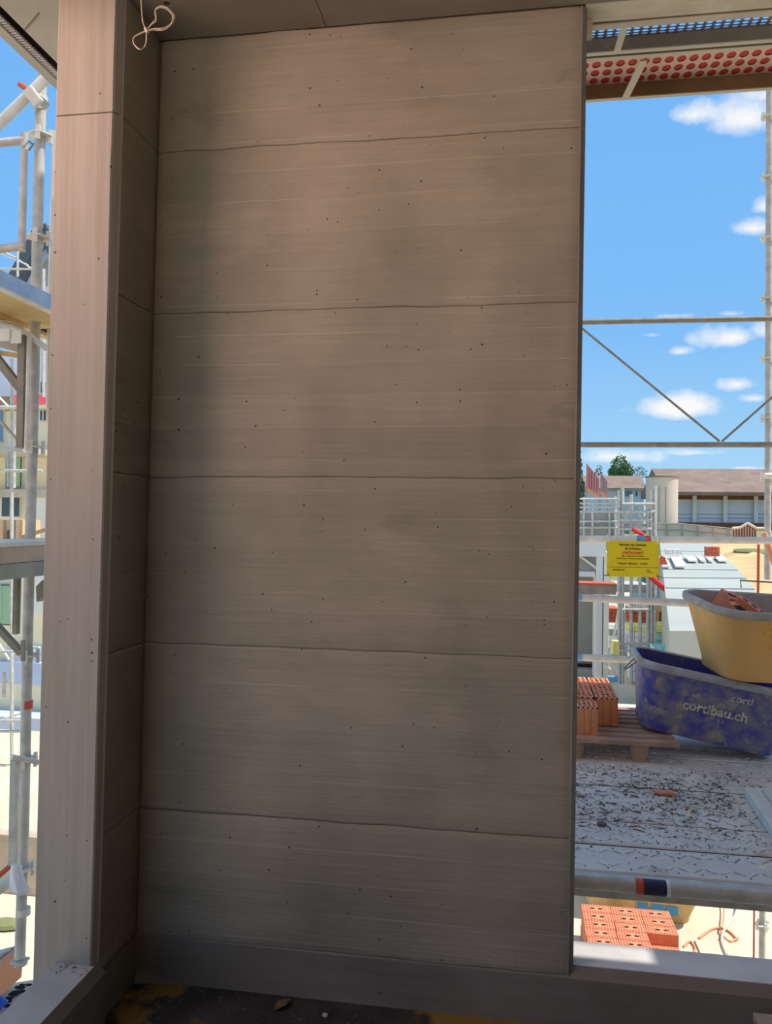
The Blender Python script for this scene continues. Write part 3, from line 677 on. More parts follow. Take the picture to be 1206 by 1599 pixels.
# ------------------------------------------------------------------ pallet with bricks
pal = thing('brick_pallet', 'weathered wooden pallet carrying upright hollow bricks on the scaffold deck', 'pallet', (.2, 4.50, DK+.001))
PX0, PX1 = -.35, .70
sm = MB().bb(PX0, PX1, 0, .075, .095, .118).mesh('slat', 'wood_pallet')
for k in range(8): link('slat', sm, pal, (random.uniform(-.006, .006), k*.105, random.uniform(-.002, .002)))
for x in (PX0+.03, .11, .50):
    for y in (.0, .36, .70):
        MB().tube([(x, y+.06, 0), (x, y+.06, .095)], [.036, .058], 12).build('foot', 'wood_pallet', pal, smooth=True) if x > .4 else MB().tube([(x+.05, y+.06, 0), (x+.05, y+.06, .095)], [.036, .058], 12).build('foot', 'wood_pallet', pal, smooth=True)
def up_brick(x, y, w_, d_, h, label, grp='upright bricks on the pallet'):
    """tall hollow brick: outer shell, grooves in the side, slotted top"""
    t = thing('hollow_brick', label, 'brick', (x, y, DK+.119), group=grp)
    mb = MB(); g = w_/3
    pts = []
    for i in range(3):
        pts += [(-w_/2+g*i+.003, -d_/2), (-w_/2+g*(i+1)-.003, -d_/2), (-w_/2+g*(i+1), -d_/2+.004)]
    pts = pts[:-1] + [(w_/2, -d_/2+.003), (w_/2, d_/2), (-w_/2, d_/2), (-w_/2, -d_/2+.003)]
    mb.prism([(a, b, 0) for a, b in pts], (0, 0, h-.012)); mb.build('body', 'brick_brown', t)
    mb = MB()      # webs standing proud around the open chambers
    for i in range(5):
        xx = -w_/2 + .004 + (w_-.008)*i/4; mb.bb(xx-.004, xx+.004, -d_/2, d_/2, h-.012, h)
    for j in range(4):
        yy = -d_/2 + .004 + (d_-.008)*j/3; mb.bb(-w_/2, w_/2, yy-.004, yy+.004, h-.012, h-.0005)
    mb.build('webs', 'brick_web', t)
    MB().bb(-.016, .016, -.03, .03, h-.012, h-.006).build('grip_hole', 'dark_gap', t)
    return t
rows = [(4.64, .165, [(-.26, ''), (-.125, ''), (.01, ''), (.145, ''), (.285, ''), (.433, '')]), (4.84, .185, [(.52, '')])]
up_brick(.230+.0, 4.66, .128, .17, .158, 'front row brick on the pallet, half hidden by the wall edge')
up_brick(.425, 4.66, .110, .17, .158, 'rightmost brick of the front row on the pallet')
up_brick(.555, 4.905, .125, .19, .165, 'taller brick with a brown shaded face just behind the front row')
for j, y in enumerate((4.905, 5.11, 5.31)):
    for i, x in enumerate((.13, .275, .415)):
        up_brick(x, y, .13, .19, .165, 'brick in the %s row of the pallet, %s' % (('second', 'third', 'last')[j], ('leftmost, behind the wall edge', 'second from the left', 'third from the left')[i]))
for j, y in enumerate((5.11, 5.31)):
    up_brick(.56, y, .125, .19, .165, ('end brick of the third row on the pallet', 'end brick of the last row on the pallet')[j])

# ------------------------------------------------------------------ scaffold planks overhead
def perforated(mb, x0, x1, y0, y1, z, nx, ny, rx_, ry_):
    cw, ch = (x1-x0)/nx, (y1-y0)/ny
    for j in range(ny):
        for i in range(nx):
            cx_, cy_ = x0+cw*(i+.5), y0+ch*(j+.5)
            o_ = [(cx_+a*cw/2, cy_+b*ch/2, z) for a, b in ((1, 0), (1, 1), (0, 1), (-1, 1), (-1, 0), (-1, -1), (0, -1), (1, -1))]
            n_ = [(cx_+math.cos(k*math.pi/4)*rx_, cy_+math.sin(k*math.pi/4)*ry_, z) for k in range(8)]
            mb.add(o_+n_, [(k, (k+1) % 8, 8+(k+1) % 8, 8+k) for k in range(8)])
def over_plank(label, y0, y1, z, hh, holes, web, flange, back=None, dims=(.016, .009), x0=-.3, x1=2.6, nxy=(58, 5)):
    t = thing('overhead_plank', label, 'scaffold plank', (x0, y0, z))
    L_ = x1-x0; w_ = y1-y0
    mb = MB(); perforated(mb, 0, L_, 0.004, w_-.004, hh-.006, nxy[0], nxy[1], *dims); o = mb.build('perforated_web', web, t, fix=False); o['kind'] = 'stuff'
    if back: MB().bb(0, L_, .004, w_-.001, hh-.003, hh+.002).build('inlay', back, t)
    MB().bb(0, L_, 0, .004, 0, hh).build('flange', flange, t); MB().bb(0, L_, w_-.004, w_, 0, hh).build('flange', flange, t)
    MB().bb(0, L_, -.012, .006, -.004, 0).build('lip', 'plank_lip', t); MB().bb(0, L_, w_-.016, w_+.004, -.004, 0).build('lip', 'plank_lip', t)
    return t
t = over_plank('overhead scaffold plank next to the ceiling slab, blue-grey with bright slots', 2.655, 2.905, 3.14, .060, 1, 'plank_blue', 'plank_brown', dims=(.0115, .0055), nxy=(73, 14), x1=1.9)
px_ = at(972, 62, 2, 3.138)
MB().bar((px_.x+.3, .03, -.006), (px_.x+.29, .235, -.006), .022, .006).build('cross_strap', 'plank_lip', t)
t = over_plank('overhead scaffold plank farther out, cream grating with red showing through', 2.935, 3.225, 3.14, .066, 1, 'plank_cream', 'plank_brown', back='plank_red', dims=(.017, .0225), nxy=(66, 5))
px_ = at(983, 120, 2, 3.138)
MB().bar((px_.x+.335, .02, -.006), (px_.x+.305, .275, -.006), .026, .006).build('cross_strap', 'plank_lip', t)
for x in (-.2, 2.4): tag(MB().bar((x, 2.66, 3.11), (x, 6.3, 3.11), .045, .045).build('transom', 'galvanised'), 'transom carrying the overhead planks, hidden behind the wall' if x < 0 else 'transom carrying the overhead planks, beyond the right edge', 'scaffold tube')
# the next lift of the scaffold: a full-width deck that shades the walkway
ud = thing('upper_scaffold_deck', 'full width scaffold deck of the lift above the overhead planks', 'scaffold deck', (-1, 2.6, 5.14))
pm = MB().bb(0, 7.6, 0, .304, -.05, 0).mesh('steel_plank', 'deck_steel')
for k in range(9): link('steel_plank', pm, ud, (random.uniform(-.02, .02), k*.305, 0))

# ================================================================== SUNLIT GROUND BELOW
GZ = -2.45
ground = struct('ground')
mb = MB(); mb.bb(-400, 400, -300, 14, GZ-.3, GZ); mb.build('yard_slab', 'ground_concrete', ground)
MB().bb(-400, 400, 14, 55, GZ-.3, GZ-.001).build('site_ground', 'ground_site', ground)
# terrain rising to eye level at the far buildings
mb = MB(); mb.add([(-400, 54, GZ-.002), (400, 54, GZ-.002), (400, 82, .9), (400, 500, 1.3), (-400, 500, 1.3), (-400, 82, .9)], [(0, 1, 2, 5), (5, 2, 3, 4)])
mb.build('far_ground', 'grass', ground, fix=False)
# brick stack
def flat_brick_mesh():
    mb = MB(); lx, ly, lz = .262, .142, .10
    mb.bb(-lx/2, lx/2, -ly/2, ly/2, 0, lz)
    mb.cur = 1
    for i in range(10):
        for j in range(4):
            x = -lx/2 + .016 + (lx-.032)*i/9; y = -ly/2+.018+(ly-.036)*j/3
            if abs(x) < .06 and j in (1, 2): continue
            mb.add([(x-.006, y-.008, lz+.0006), (x+.006, y-.008, lz+.0006), (x+.006, y+.008, lz+.0006), (x-.006, y+.008, lz+.0006)], [(0, 1, 2, 3)])
    mb.cur = 2
    for x in (-.035, .035):
        mb.add([(x+.023*math.cos(a), .015*math.sin(a), lz+.001) for a in [k*math.pi/4 for k in range(8)]], [tuple(range(8))])
    return mb.mesh('brick', ['brick', 'brick_hole', 'dark_gap'])
fb = flat_brick_mesh()
o0 = at(907, 1411, 2, -2.15)
BX, BYs = o0.x, o0.y
nb = 0
for lay in range(3):
    for r in range(5):
        for c_ in range(3):
            topmost = lay == 2
            if topmost and c_ == 2 and r >= 3: continue
            x = BX + .135 + c_*.270 + random.uniform(-.003, .003); y = BYs - .075 - r*.150
            o = link('hollow_brick', fb, None, (x, y, GZ + lay*.1002 + .0005), (0, 0, random.uniform(-.012, .012)))
            if topmost:
                lb = 'top-layer brick of the orange stack, %s row from the back, %s' % (('first', 'second', 'third', 'fourth', 'front')[r], ('left column', 'middle column', 'right column')[c_])
            elif lay == 1 and c_ == 2 and r >= 3: lb = ('brick one layer down in the notched corner of the orange stack, %s' % ('rear one' if r == 3 else 'front one'))
            elif r == 4: lb = '%s hollow brick on the front side of the brick stack, %s layer' % (('left', 'middle', 'right')[c_], ('bottom', 'middle')[lay])
            else: lb = 'hollow brick buried inside the orange stack below the deck'
            tag(o, lb, 'brick', 'orange bricks stacked on the ground')
# sand coloured tub on the ground, blue squares on it
c = at(1000, 1418, 2, GZ)
st_ = tub('sand_tub', 'sand coloured mortar tub with blue lettering standing on the sunlit ground below', (1.30, 8.50, GZ), (0, 0, math.radians(-5)), 1.22, .7, .40, 'tub_sand', 'tub_yellow_inside', 'tub_sand', .14, .2)
for i, wd in enumerate((.10, .12, .11)):
    MB().bb(-.02+i*.135, -.02+i*.135+wd, -.297, -.27, .10, .19).build('blue_letter_block', 'letter_blue', st_)
handle(st_, .66, 0, .38, .09, 'y')
# cables
def cable(label, pts, z, r, mat):
    tag(MB().tube(smooth([at(a, b, 2, z) for a, b in pts], 5), r, 6).build('cable', mat, smooth=True), label, 'cable')
cable('orange cable arched over the sunlit ground', [(1092, 1465), (1110, 1452), (1125, 1449), (1140, 1455), (1152, 1467)], GZ+.012, .011, 'cable_orange')
cable('orange loop of cable crossing the arched one', [(1124, 1448), (1130, 1462), (1142, 1470), (1153, 1464)], GZ+.03, .009, 'cable_orange')
cable('pale cable winding towards the sill', [(1153, 1400), (1150, 1425), (1140, 1440), (1130, 1455), (1128, 1470), (1136, 1490)], GZ+.045, .010, 'cable_white')
cable('orange cable running straight up from the arched one', [(1128, 1398), (1131, 1415), (1130, 1435), (1127, 1449)], GZ+.06, .007, 'cable_orange')
cable('thin orange cable hooked behind the orange brick stack', [(1068, 1478), (1078, 1470), (1086, 1482), (1080, 1495)], GZ+.012, .010, 'cable_orange')
a, b = at(1085, 1470, 2, GZ), at(1206, 1482, 2, GZ)
tag(MB().prism([a + Vector((0, 0, .001)), b*1.0 + Vector((.5, .05, .001)), b + Vector((.5, -2.2, .001)), a + Vector((0, -2.2, .001))], (0, 0, .02)).build('screed_step', 'ground_concrete'), 'low pale concrete step on the ground before the cables', 'step')

# ================================================================== RIGHT BACKGROUND
# flat roof of the low building
RZ = .2
roof = thing('flat_roof_building', 'low building with a pale green insulated flat roof', 'building', (10, 40, 0), world_parts=True)
P_ = [at(1030, 843, 2, RZ), at(1104, 843, 2, RZ), at(1150, 886, 2, RZ), at(1196, 940, 2, RZ), at(1198, 985, 2, RZ), at(1046, 985, 2, RZ)]
mb = MB(); mb.prism([p + Vector((0, 0, -2.65)) for p in P_], (0, 0, 2.65)); mb.build('roof_surface', 'roof_green', roof)
for ya, yb, x0, x1 in ((860, 862, 1030, 1126), (889, 890, 1030, 1152), (902, 903, 1030, 1166), (918, 920, 1040, 1178)):
    a, b = at(x0, ya, 2, RZ+.01), at(x1, yb, 2, RZ+.01); MB().bar(a, b, .03+.004*a.y*.3, .02).build('roof_seam', 'seam_grey', roof)
for i, (x0, x1) in enumerate(((1030, 1044), (1050, 1068), (1071, 1087), (1090, 1100), (1103, 1112), (1118, 1134))):
    q = [at(x0-3, 870, 2, RZ+.06), at(x1-5, 870, 2, RZ+.06), at(x1+3, 886 if i < 2 else 877, 2, RZ+.06), at(x0+5, 886 if i < 2 else 877, 2, RZ+.06)]
    tag(MB().prism(q, (0, 0, .05)).build('insulation_board', 'roof_white'), 'white insulation board lying on the green flat roof, %s from the left' % ('first', 'second', 'third', 'fourth', 'fifth', 'last')[i], 'board', 'insulation boards on the flat roof')
def pack(name, label, px0, px1, py0, py1, Yp, mat, cat, dep=1.0, lay=3, mat2=None):
    a, b = at(px0, py1, 1, Yp), at(px1, py0, 1, Yp); t = thing(name, label, cat, (a.x, Yp, a.z))
    w_, h = b.x-a.x, b.z-a.z
    for k in range(lay):
        mb = MB(); n = 3
        for i in range(n): mb.bb(w_*i/n+.01*w_, w_*(i+1)/n-.01*w_, 0, dep, h*k/lay, h*(k+.93)/lay)
        mb.build('course', mat if (k < lay-1 or not mat2) else mat2, t)
    return t
pack('brick_pack', 'far pack of red bricks standing on the green flat roof', 1106, 1124.5, 854, 868.5, 30, 'brick_far', 'bricks', .6)
pack('board_stack', 'stack of white boards on the flat roof left of the brick pack', 1043, 1066, 858, 866, 30, 'roof_white', 'boards', .6)
# dirt bank right of the roof
dz_ = RZ-.1
mb = MB(); Q = [(1100, 842), (1112, 838), (1206, 838), (1260, 850), (1260, 985), (1196, 985)]
g = []
for i in range(14):
    v = i/13; row = []
    for j in range(10):
        u = j/9; y = 838 + (985-838)*v**1.7; xl = 1100 + (1197-1100)*min(1, ((y-838)/102)) ; x = xl + (1300-xl)*u
        p = at(x, y, 2, dz_); p.z += .35*max(0, noise.noise(Vector((u*4, v*6, 3))))*(p.y/30) + .01*p.y*u*.5
        row.append(p)
    g.append(row)
mb.add([p for r_ in g for p in r_], [(i*10+j, i*10+j+1, (i+1)*10+j+1, (i+1)*10+j) for i in range(13) for j in range(9)])
o = mb.build('dirt_bank', 'dirt_yellow', ground, smooth=True)
lump('shrub_patch', 'dark scrub patch on the yellow dirt bank', 'bush', 1176, 864, .25, .7, 1.8, .2, 'grass', 0, 4)
lump('black_heap', 'low black heap before the retaining wall', 'heap', 1125, 838, .35, 2.2, 1.2, .7, 'dirt_dark', 0, 9)
# hall
def quad_px(Yp, x0, x1, y0, y1): return at(x0, y1, 1, Yp), at(x1, y0, 1, Yp)
HY = 92
hall = thing('hall', 'long low hall with a brown tiled roof and white panelled front', 'building', (25, HY, 1.3), world_parts=True)
a, b = quad_px(HY, 1056, 1320, 769, 817)
mb = MB(); mb.bb(a.x, b.x, HY, HY+14, a.z-.5, b.z); mb.build('hall_body', 'facade_white', hall)
zr = at(1100, 732, 1, HY+6).z; ze = at(1100, 768, 1, HY-2.5).z
xl = at(1018, 732, 1, HY+6).x; xle = xl
mb = MB(); mb.add([(xle, HY-2.5, ze), (b.x+3, HY-2.5, ze), (b.x+3, HY+6, zr), (xl, HY+6, zr), (xle, HY+14, ze), (b.x+3, HY+14, ze), (xle, HY-2.5, ze-.35), (b.x+3, HY-2.5, ze-.35), (xle, HY+14, ze-.35), (b.x+3, HY+14, ze-.35)],
       [(0, 1, 2, 3), (3, 2, 5, 4), (0, 6, 7, 1), (4, 5, 9, 8), (6, 8, 9, 7), (0, 3, 4, 8, 6), (1, 7, 9, 5, 2)]); mb.build('tiled_roof', 'roof_tile', hall)
zb = at(1100, 780, 1, HY).z
MB().bb(a.x, b.x, HY-.25, HY-.02, zb, ze-.1).build('eaves_boards', 'eaves_brown', hall)
for px in (1085, 1133, 1181, 1229): 
    p = at(px, 790, 1, HY-.5); MB().bb(p.x-.2, p.x+.2, HY-.6, HY-.3, a.z, ze-.1).build('post', 'facade_post', hall)
for px in (1063, 1109, 1157, 1205):
    for yy, in ((803,), (809,)):
        z_ = at(px, yy, 1, HY-.2).z; p = at(px-20, 790, 1, HY-.2).x; q = at(px+20, 790, 1, HY-.2).x; MB().bb(p, q, HY-.06, HY-.01, z_-.03, z_+.03).build('panel_joint', 'seam_grey', hall)
MB().bb(a.x, b.x, HY-1, HY-.03, a.z-.6, a.z+.12).build('plinth', 'eaves_brown', hall)
# round tower
p = at(1033.5, 817, 1, 80); q = at(1033.5, 746, 1, 80); r_ = (at(1058.5, 780, 1, 80).x - at(1008.5, 780, 1, 80).x)/2
sil = thing('round_tower', 'round cream tower with a flat dark cap in front of the hall', 'tower', (p.x, 80, p.z-.3))
H_ = q.z-p.z+.3
MB().tube([(0, 0, 0), (0, 0, H_)], r_, 28).build('drum', 'silo', sil, smooth=True)
MB().tube([(0, 0, H_), (0, 0, H_+.12)], r_*1.06, 28).build('cap', 'silo_cap', sil, smooth=True)
for a_ in (-1.9, -1.5): MB().bar((r_*math.cos(a_), r_*math.sin(a_), .2), (r_*math.cos(a_), r_*math.sin(a_), H_*.8), .08, .05).build('seam', 'rail_grey', sil)
# second building with roof, left of the tower
GB = 108
hb = thing('roofed_house', 'pale blue house with a brown roof left of the round tower', 'building', (10, GB, 1), world_parts=True)
a, b = quad_px(GB, 880, 1006, 761, 810); mb = MB(); mb.bb(a.x, b.x, GB, GB+9, a.z-1, b.z); mb.build('house_body', 'cladding_blue', hb)
z0, z1 = at(960, 762, 1, GB-1).z, at(960, 743, 1, GB+4).z
mb = MB(); mb.add([(a.x-1, GB-1, z0), (b.x+.2, GB-1, z0), (b.x+.2, GB+4, z1), (a.x-1, GB+4, z1), (a.x-1, GB+9, z0), (b.x+.2, GB+9, z0)], [(0, 1, 2, 3), (3, 2, 5, 4), (0, 3, 4), (1, 5, 2), (0, 4, 5, 1)]); mb.build('house_roof', 'roof_tile', hb)
for x0, x1, m_ in ((952, 962, 'facade_post'), (975.5, 988, 'glass_blue'), (992, 996.5, 'glass_dark'), (1000, 1008, 'glass_blue')):
    a, b = quad_px(GB-.1, x0, x1, 766, 776); w1 = MB().bb(a.x, b.x, GB-.12, GB-.02, a.z, b.z).build('window', 'facade_post', hb)
    MB().bb(a.x+.08, b.x-.08, GB-.15, GB-.11, a.z+.08, b.z-.08).build('pane', m_, w1).location = (0, 0, 0)
# retaining wall with rails
RW = 76
rw = thing('retaining_wall', 'beige retaining wall with grey railing in front of the hall', 'wall', (20, RW, 0), world_parts=True)
mb = MB(); pts = [at(1022, 818, 1, RW), at(1060, 818, 1, RW), at(1150, 828, 1, RW), at(1150, 842, 1, RW), at(1022, 842, 1, RW)]
mb.prism(pts, (0, .5, 0)); mb.build('wall_body', 'retaining', rw)
for xx in range(1042, 1150, 24):
    p = at(xx, 817 + max(0, (xx-1060))*.10, 1, RW-.2); q = at(xx, 840, 1, RW-.2); MB().bar(p, q, .12, .08).build('rail_post', 'rail_grey', rw)
for dy in (1.0, 11.0): MB().tube([at(1022, 816+dy, 1, RW-.2), at(1060, 816.5+dy, 1, RW-.2), at(1150, 825+dy*1.0, 1, RW-.2)], .06, 5).build('rail', 'rail_grey', rw)
fw = thing('picket_fence', 'cream picket balustrade rising and falling right of the retaining wall', 'fence', (25, 72, 0), world_parts=True)
topy = lambda x: 826 - 8*max(0, 1-abs(x-1168)/14)
for i in range(9): xx = 1146 + i*4.2; MB().bar(at(xx, topy(xx), 1, 72), at(xx, 840, 1, 72), .12, .1).build('picket', 'eaves_brown', fw)
MB().tube([at(x, topy(x)-1, 1, 71.9) for x in (1144, 1156, 1162, 1168, 1174, 1182, 1194)], .12, 6).build('handrail', 'retaining', fw)
MB().prism([at(1144, 828, 1, 73), at(1168, 821, 1, 73), at(1182, 829, 1, 73), at(1182, 843, 1, 73), at(1144, 843, 1, 73)], (0, .3, 0)).build('panel', 'silo', fw)
# trees
def foliage_crown(mb, c, rx_, ry_, rz_, n, s, cone=False):
    for i in range(n):
        while True:
            v = Vector((random.uniform(-1, 1), random.uniform(-1, 1), random.uniform(-1, 1)))
            if v.length > 1: continue
            if cone and math.hypot(v.x, v.y) > (1-v.z)/2*1.0: continue
            if not cone and v.length < .55 and random.random() < .7: continue
            break
        k = 1 + .35*noise.noise(v*2.3 + Vector((c.x, 0, 0)))
        p = c + Vector((v.x*rx_*k, v.y*ry_*k, v.z*rz_*k)); a = Vector((random.gauss(0, 1), random.gauss(0, 1), random.gauss(0, .6))).normalized(); b = a.orthogonal().normalized()
        b2 = a.cross(b)
        mb.add([p+b*s, p+b2*s*.7, p-b*s, p-b2*s*.7], [(0, 1, 2, 3)])
def tree(label, px, ptop, pbot, halfw, Yp, mat, cone=False, n=900, lobes=((0, .5, 1, 1),)):
    b_ = at(px, pbot, 1, Yp); tp = at(px, ptop, 1, Yp); rw_ = abs(at(px+halfw, pbot, 1, Yp).x-b_.x); h = tp.z-b_.z
    t = thing('tree', label, 'tree', (b_.x, Yp, b_.z)); mb = MB()
    for lx, lz, sx, sz in lobes: foliage_crown(mb, Vector((lx*rw_, 0, lz*h)), rw_*sx, rw_*sx, h*.5*sz, n, h*.045, cone)
    o = mb.build('crown', mat, t, fix=False); MB().tube([(0, 0, min(-1, 1.0-b_.z)), (0, 0, h*.6)], [h*.05, h*.02], 7).build('trunk', 'bark', t, smooth=True)
    return t
tree('large leafy tree behind the roof of the pale blue house', 968, 712, 748, 18, 125, 'leaf_green', n=700, lobes=((0, .55, .8, 1.0), (.5, .35, .7, .7), (-.5, .25, .5, .5)))
tree('small dark bush-like tree beside the large leafy tree', 999, 728, 750, 12, 150, 'leaf_conifer', n=350)
tree('grey-green conifer partly hidden by the wall edge', 902, 690, 800, 15, 60, 'leaf_conifer', cone=True, n=900)
tree('small dark tree showing between the red banners', 935, 727, 760, 7, 118, 'leaf_conifer', n=200)
# red mesh banners
def banner(label, pts, Yp):
    q = [at(a, b, 1, Yp) for a, b in pts]; t = thing('red_banner', label, 'banner', q[0], world_parts=True)
    MB().prism(q, (0, .05, 0)).build('mesh_sheet', 'banner_red', t)
    mb = MB()
    for k in range(5):
        f_ = (k+.5)/5; a = q[0].lerp(q[1], f_); b = q[3].lerp(q[2], f_); mb.bar(a+Vector((0, -.06, 0)), b+Vector((0, -.06, 0)), .04, .03)
    mb.bar(q[3], (q[3].x, q[3].y, GZ), .06, .06); mb.bar(q[2], (q[2].x, q[2].y, GZ), .06, .06)
    mb.build('frame_tubes', 'rail_grey', t)
    MB().bar(q[3]+Vector((0, -.02, -.1)), q[2]+Vector((0, -.02, -.1)), .22, .1).build('toe_board', 'cable_orange', t)
banner('larger red mesh banner leaning on the far scaffold', [(916, 723), (936, 748), (936, 773), (916, 760)], 34)
banner('smaller red mesh banner to the right of the larger one', [(938, 738), (949, 752), (949, 773), (938, 765)], 36)
# concrete shell of the neighbour building, left part
NY = 20
nbd = thing('concrete_shell_building', 'unfinished white concrete building with a grey opening beside the wall edge', 'building', (0, NY, GZ), world_parts=True)
def nb_box(name, x0, x1, y0, y1, Ya, Yb, mat):
    a, b = quad_px(Ya, x0, x1, y0, y1); return MB().bb(a.x, b.x, Ya, Yb, a.z, b.z).build(name, mat, nbd)
nb_box('top_slab', 760, 947, 846, 866, NY-.3, NY+6, 'white_wall'); nb_box('fascia', 760, 938, 866, 893, NY, NY+.4, 'grey_wall')
nb_box('recess_wall', 760, 932, 893, 1075, NY+1.2, NY+1.6, 'grey_wall'); nb_box('corner_column', 930, 942, 866, 1062, NY-.2, NY+.6, 'white_wall')
nb_box('side_wall', 942, 952, 862, 1062, NY+.2, NY+5, 'white_wall'); nb_box('lintel', 760, 930, 893, 897, NY-.1, NY+.1, 'white_wall')
nb_box('ledge', 760, 930, 1040, 1046, NY+.9, NY+1.2, 'dark_gap'); nb_box('lower_wall', 760, 930, 1046, 1075, NY+.6, NY+1.1, 'grey_wall')
MB().bar(at(905, 868, 1, NY-.1), at(938, 892, 1, NY-.1), .06, .05).build('brace', 'white_wall', nbd)
# plank at mid height
pk = thing('timber_plank', 'brown timber plank on the far scaffold just above the middle guard rail', 'plank', (0, 15, 0), world_parts=True)
a, b = quad_px(15, 820, 963, 914, 925); MB().bb(a.x, b.x, 15, 15.5, a.z, b.z).build('board', 'wood_board', pk)
MB().bb(at(820, 913, 1, 15).x, b.x, 14.98, 15.5, b.z, b.z+.03).build('top_edge', 'rust_red', pk)
# far scaffold: tower + railings
def sc_line(mb, x0, y0, x1, y1, Yp, r): mb.tube([at(x0, y0, 1, Yp), at(x1, y1, 1, Yp)], r, 6)
def scaff(label, name, Yp, posts, ledgers, diags, r=.04, extra=()):
    t = thing(name, label, 'scaffold', (0, Yp, GZ), world_parts=True)
    for (x, y0, y1) in posts: mb = MB(); sc_line(mb, x, y0, x, y1, Yp, r); mb.build('post', 'galvanised', t, smooth=True)
    for (x0, x1, y) in ledgers: mb = MB(); sc_line(mb, x0, y, x1, y, Yp-.06, r*.9); mb.build('ledger', 'galvanised', t, smooth=True)
    for (x0, y0, x1, y1) in diags: mb = MB(); sc_line(mb, x0, y0, x1, y1, Yp+.07, r*.7); mb.build('brace', 'galvanised_bright', t, smooth=True)
    for (x0, x1, y0, y1, m_) in extra: a, b = quad_px(Yp, x0, x1, y0, y1); MB().bb(a.x, b.x, Yp+.1, Yp+1.2, a.z, b.z).build('deck_board', m_, t)
    return t
scaff('scaffold stair tower of many thin tubes behind the yellow sign', 'scaffold_tower', 18,
      [(967, 766, 1068), (972.5, 762, 1068), (986, 772, 1068), (1000, 786, 1060), (1017.5, 765, 1066), (1023, 758, 1066), (1012, 795, 1040)],
      [(972, 1023, 787), (960, 1023, 799), (967, 1018, 812), (967, 1018, 826), (972, 1018, 952), (967, 1018, 1005), (967, 1023, 1016)],
      [(967, 830, 986, 787), (986, 835, 1017, 795), (950, 1040, 967, 950), (1023, 940, 1010, 1000), (944, 1035, 967, 1060), (967, 1060, 990, 1020)], r=.036, extra=((963, 1015, 914, 925, 'galvanised'), (972, 1015, 818, 822, 'galvanised')))
scaff('far railings and ledgers of the scaffold left of the stair tower', 'scaffold_railings', 26,
      [(925, 784, 838), (961, 775, 838), (952, 782, 842), (912, 776, 842)], [(890, 966, 786), (890, 966, 792), (890, 966, 799), (890, 966, 814), (890, 966, 824), (890, 966, 779)], [], r=.034,
      extra=((890, 970, 801, 813, 'grey_wall'), (890, 966, 815, 823, 'toe_board_grey'), (890, 966, 824, 838, 'toe_board_grey')))
tag(MB().tube([at(1010, 895, 1, 17.5), at(1053, 932, 1, 17.5)], .06, 8).build('red_chute_pipe', 'red_tube', smooth=True), 'thick red pipe slanting down right of the yellow sign', 'pipe')
tag(MB().tube([at(988, 826, 1, 17.4), at(1006, 836, 1, 17.4)], .045, 8).build('red_handrail', 'red_tube', smooth=True), 'short red rail slanting above the yellow sign', 'rail')
a = at(1036, 876, 1, 22); tag(MB().prism([a+Vector((-.1, 0, -.1)), a+Vector((.12, 0, -.1)), a+Vector((.05, 0, .1)), a+Vector((-.05, 0, .14))], (0, .2, 0)).build('red_marker', 'orange_tape'), 'small red cone-like marker right of the yellow sign', 'marker')
# goods in the yard beyond
pack('wrapped_bricks', 'wrapped red brick pack partly hidden, left of the stair tower posts', 949, 967, 950, 972, 28, 'brick_far', 'bricks', 1)
pack('wrapped_bricks', 'wrapped red brick pack with a white cap between the tower posts', 983, 1010, 943, 972, 28, 'brick_far', 'bricks', 1, 4, 'plastic_white')
t = pack('formwork_stack', 'orange formwork panels with dark slots right of the stair tower', 1025, 1056, 950, 978, 27, 'orange_form', 'formwork', 1, 1)
for i, xx in enumerate((1030, 1036, 1044, 1050)): a, b = quad_px(26.95, xx, xx+2.4, 956, 971); MB().bb(a.x-t.location.x, b.x-t.location.x, -.06, 0, a.z-t.location.z, b.z-t.location.z).build('slot', 'eaves_brown', t)
pack('crate', 'pale cyan crate with a yellow lid in the yard right of the stair tower', 1026, 1056, 976, 1012, 24, 'cyan_box', 'crate', .9, 3, 'yellow_wrap')
pack('crate', 'white wrapped crate with a yellow lid between the tower posts', 982, 1010, 978, 1012, 24, 'plastic_white', 'crate', .9, 4, 'yellow_wrap')
pack('crate', 'white wrapped crate with a grey top left of the tower posts', 951, 972, 982, 1012, 24, 'plastic_white', 'crate', .9, 3, 'grey_wall')
pack('green_roll', 'narrow green wrapped roll standing behind the tower posts', 1011, 1020, 973, 1016, 23, 'green_wrap', 'roll', .4, 1)
pack('yellow_bag', 'small yellow bag on the scaffold tower foot', 957, 967, 1000, 1022, 17, 'yellow_wrap', 'bag', .2, 1)
t = pack('pump', 'light blue spindle clamp at the foot of the scaffold tower', 950, 966, 1057, 1065, 15, 'blue_tape', 'clamp', .15, 1)
pack('block_row', 'row of white blocks behind the blue tub', 985, 1012, 1018, 1062, 20, 'white_wall', 'blocks', .6, 3)
pack('block_row', 'white wall strip left of the ochre tub', 1050, 1071, 945, 1030, 19, 'white_wall', 'wall', .4, 2)
pack('cyan_sheet', 'turquoise sheet behind the rim of the blue tub', 1022, 1060, 1012, 1022, 15, 'cyan_box', 'sheet', .5, 1)

